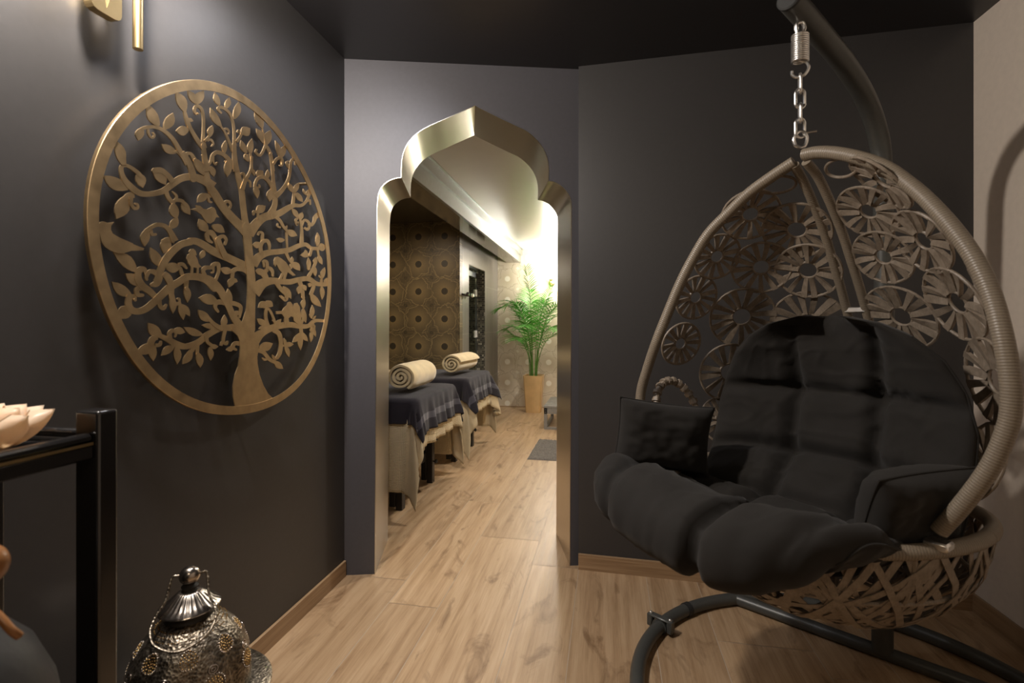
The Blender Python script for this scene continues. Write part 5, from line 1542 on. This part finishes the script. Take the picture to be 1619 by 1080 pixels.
for c_ in list(ln.children):
    nm = c_.name.split('.')[0]
    todo = [c_] + list(c_.children)
    for o_ in todo:
        if nm == 'foot': continue
        for v_ in o_.data.vertices:
            if nm == 'body': v_.co.z = 0.03 + (v_.co.z - 0.03) * (0.240 - 0.03) / (0.287 - 0.03)
            else: v_.co.z -= 0.047

# ---- gold raised sign above the tree panel, only its foot in frame
wl = thing('wall_sign', 'gold sign of rounded plaque and rod, high on the dark wall above the bronze tree', 'wall sign', (XL, 1.0, 1.92))
def OP(pts, name, d0, d1, bevel=0.003):
    m = MB(); m.plate(pts, lambda p, d: Vector((d0 + (d1 - d0) * (1 - d), p[0] - 1.0, p[1] - 1.92)), 1.0)
    o = m.build(name, M['brass'], wl, 0); modif(o, 'BEVEL', width=bevel, segments=2, limit_method='ANGLE', angle_limit=radians(60)); return o
def onwall(px_, py_, X_):
    r = (px_ - 809.5) / FPX; yc = X_ / (r * CT - ST)
    return (yc * (r * ST + CT), CAM_H - (py_ - 513.0) / FPX * yc)
XF = XL + 0.055
lo_ = [onwall(*p, XF) for p in ((145, 0), (146, 4), (149, 9.5), (155, 15), (163, 20), (183, 31.5), (188, 33), (191.5, 31.5), (193, 27), (193, 0))]
y0_, y1_ = lo_[0][0], lo_[-1][0]
zt_ = 2.09
tip = onwall(168.7, 12, XF)
out_ = lo_ + [(y1_, zt_), (y1_ - 0.012, zt_ + 0.01), (tip[0] + 0.034, zt_ + 0.01), (tip[0] + 0.030, zt_ - 0.05), (tip[0], tip[1]), (tip[0] - 0.020, zt_ - 0.05), (tip[0] - 0.022, zt_ + 0.01), (y0_ + 0.010, zt_ + 0.01), (y0_, zt_)]
OP(out_, 'plaque', 0.032, 0.055)
MB().tube([(0.0, 0.02, 0.06), (0.035, 0.02, 0.06)], 0.008, 12).build('stand_off', M['brass'], wl)
rb_ = onwall(218, 78, XL + 0.04)
MB().tube([(0.04, rb_[0] - 1.0, rb_[1] - 1.92), (0.04, rb_[0] - 1.0, 0.27)], 0.0115, 20).build('rod', M['brass'], wl)
MB().tube([(0.0, rb_[0] - 1.0, 0.20), (0.04, rb_[0] - 1.0, 0.20)], 0.006, 12).build('stand_off', M['brass'], wl)

# ---- padded chair cut off by the lower left corner of the frame
ac = thing('padded_chair', 'dark grey padded chair with orange wooden trim, by the black side table', 'chair', tuple(W(-0.745, 0.62, 0)), radians(10.8))
mb = MB()
mb.lathe([(0.02, 0.42), (0.12, 0.43), (0.142, 0.50), (0.146, 0.55), (0.144, 0.63), (0.134, 0.695), (0.112, 0.752), (0.080, 0.792), (0.042, 0.812), (0.006, 0.817)], 56)
mb.build('padded_back', M['leather'], ac, 80)
mb = MB()
mb.tube(catmull([(0.05, -0.035, 0.868), (0.09, -0.037, 0.874), (0.123, -0.037, 0.866), (0.1455, -0.037, 0.850), (0.160, -0.037, 0.834), (0.163, -0.030, 0.822)], 6), 0.0045, 10); mb.build('wood_trim', M['orange_wood'], ac)
MB().tube(catmull([(0.06, -0.02, 0.79), (0.085, -0.03, 0.85), (0.100, -0.025, 0.876), (0.108, -0.02, 0.892)], 6), 0.008, 12).build('arm_post', M['aluminium'], ac)
MB().sphere((0.111, -0.02, 0.900), (0.023, 0.025), 24, 14).build('arm_rest', M['orange_wood'], ac)
MB().box((-0.03, -0.30, 0.365), (0.12, 0.10, 0.43), bev=0.03).build('seat', M['leather'], ac, 40)
for x_, y_ in ((-0.01, -0.28), (0.10, -0.28), (-0.01, 0.08), (0.10, 0.08)):
    MB().tube([(x_, y_, 0.0), (x_ * 0.9, y_ * 0.92, 0.37)], [0.009, 0.015], 12).build('leg', M['orange_wood'], ac)
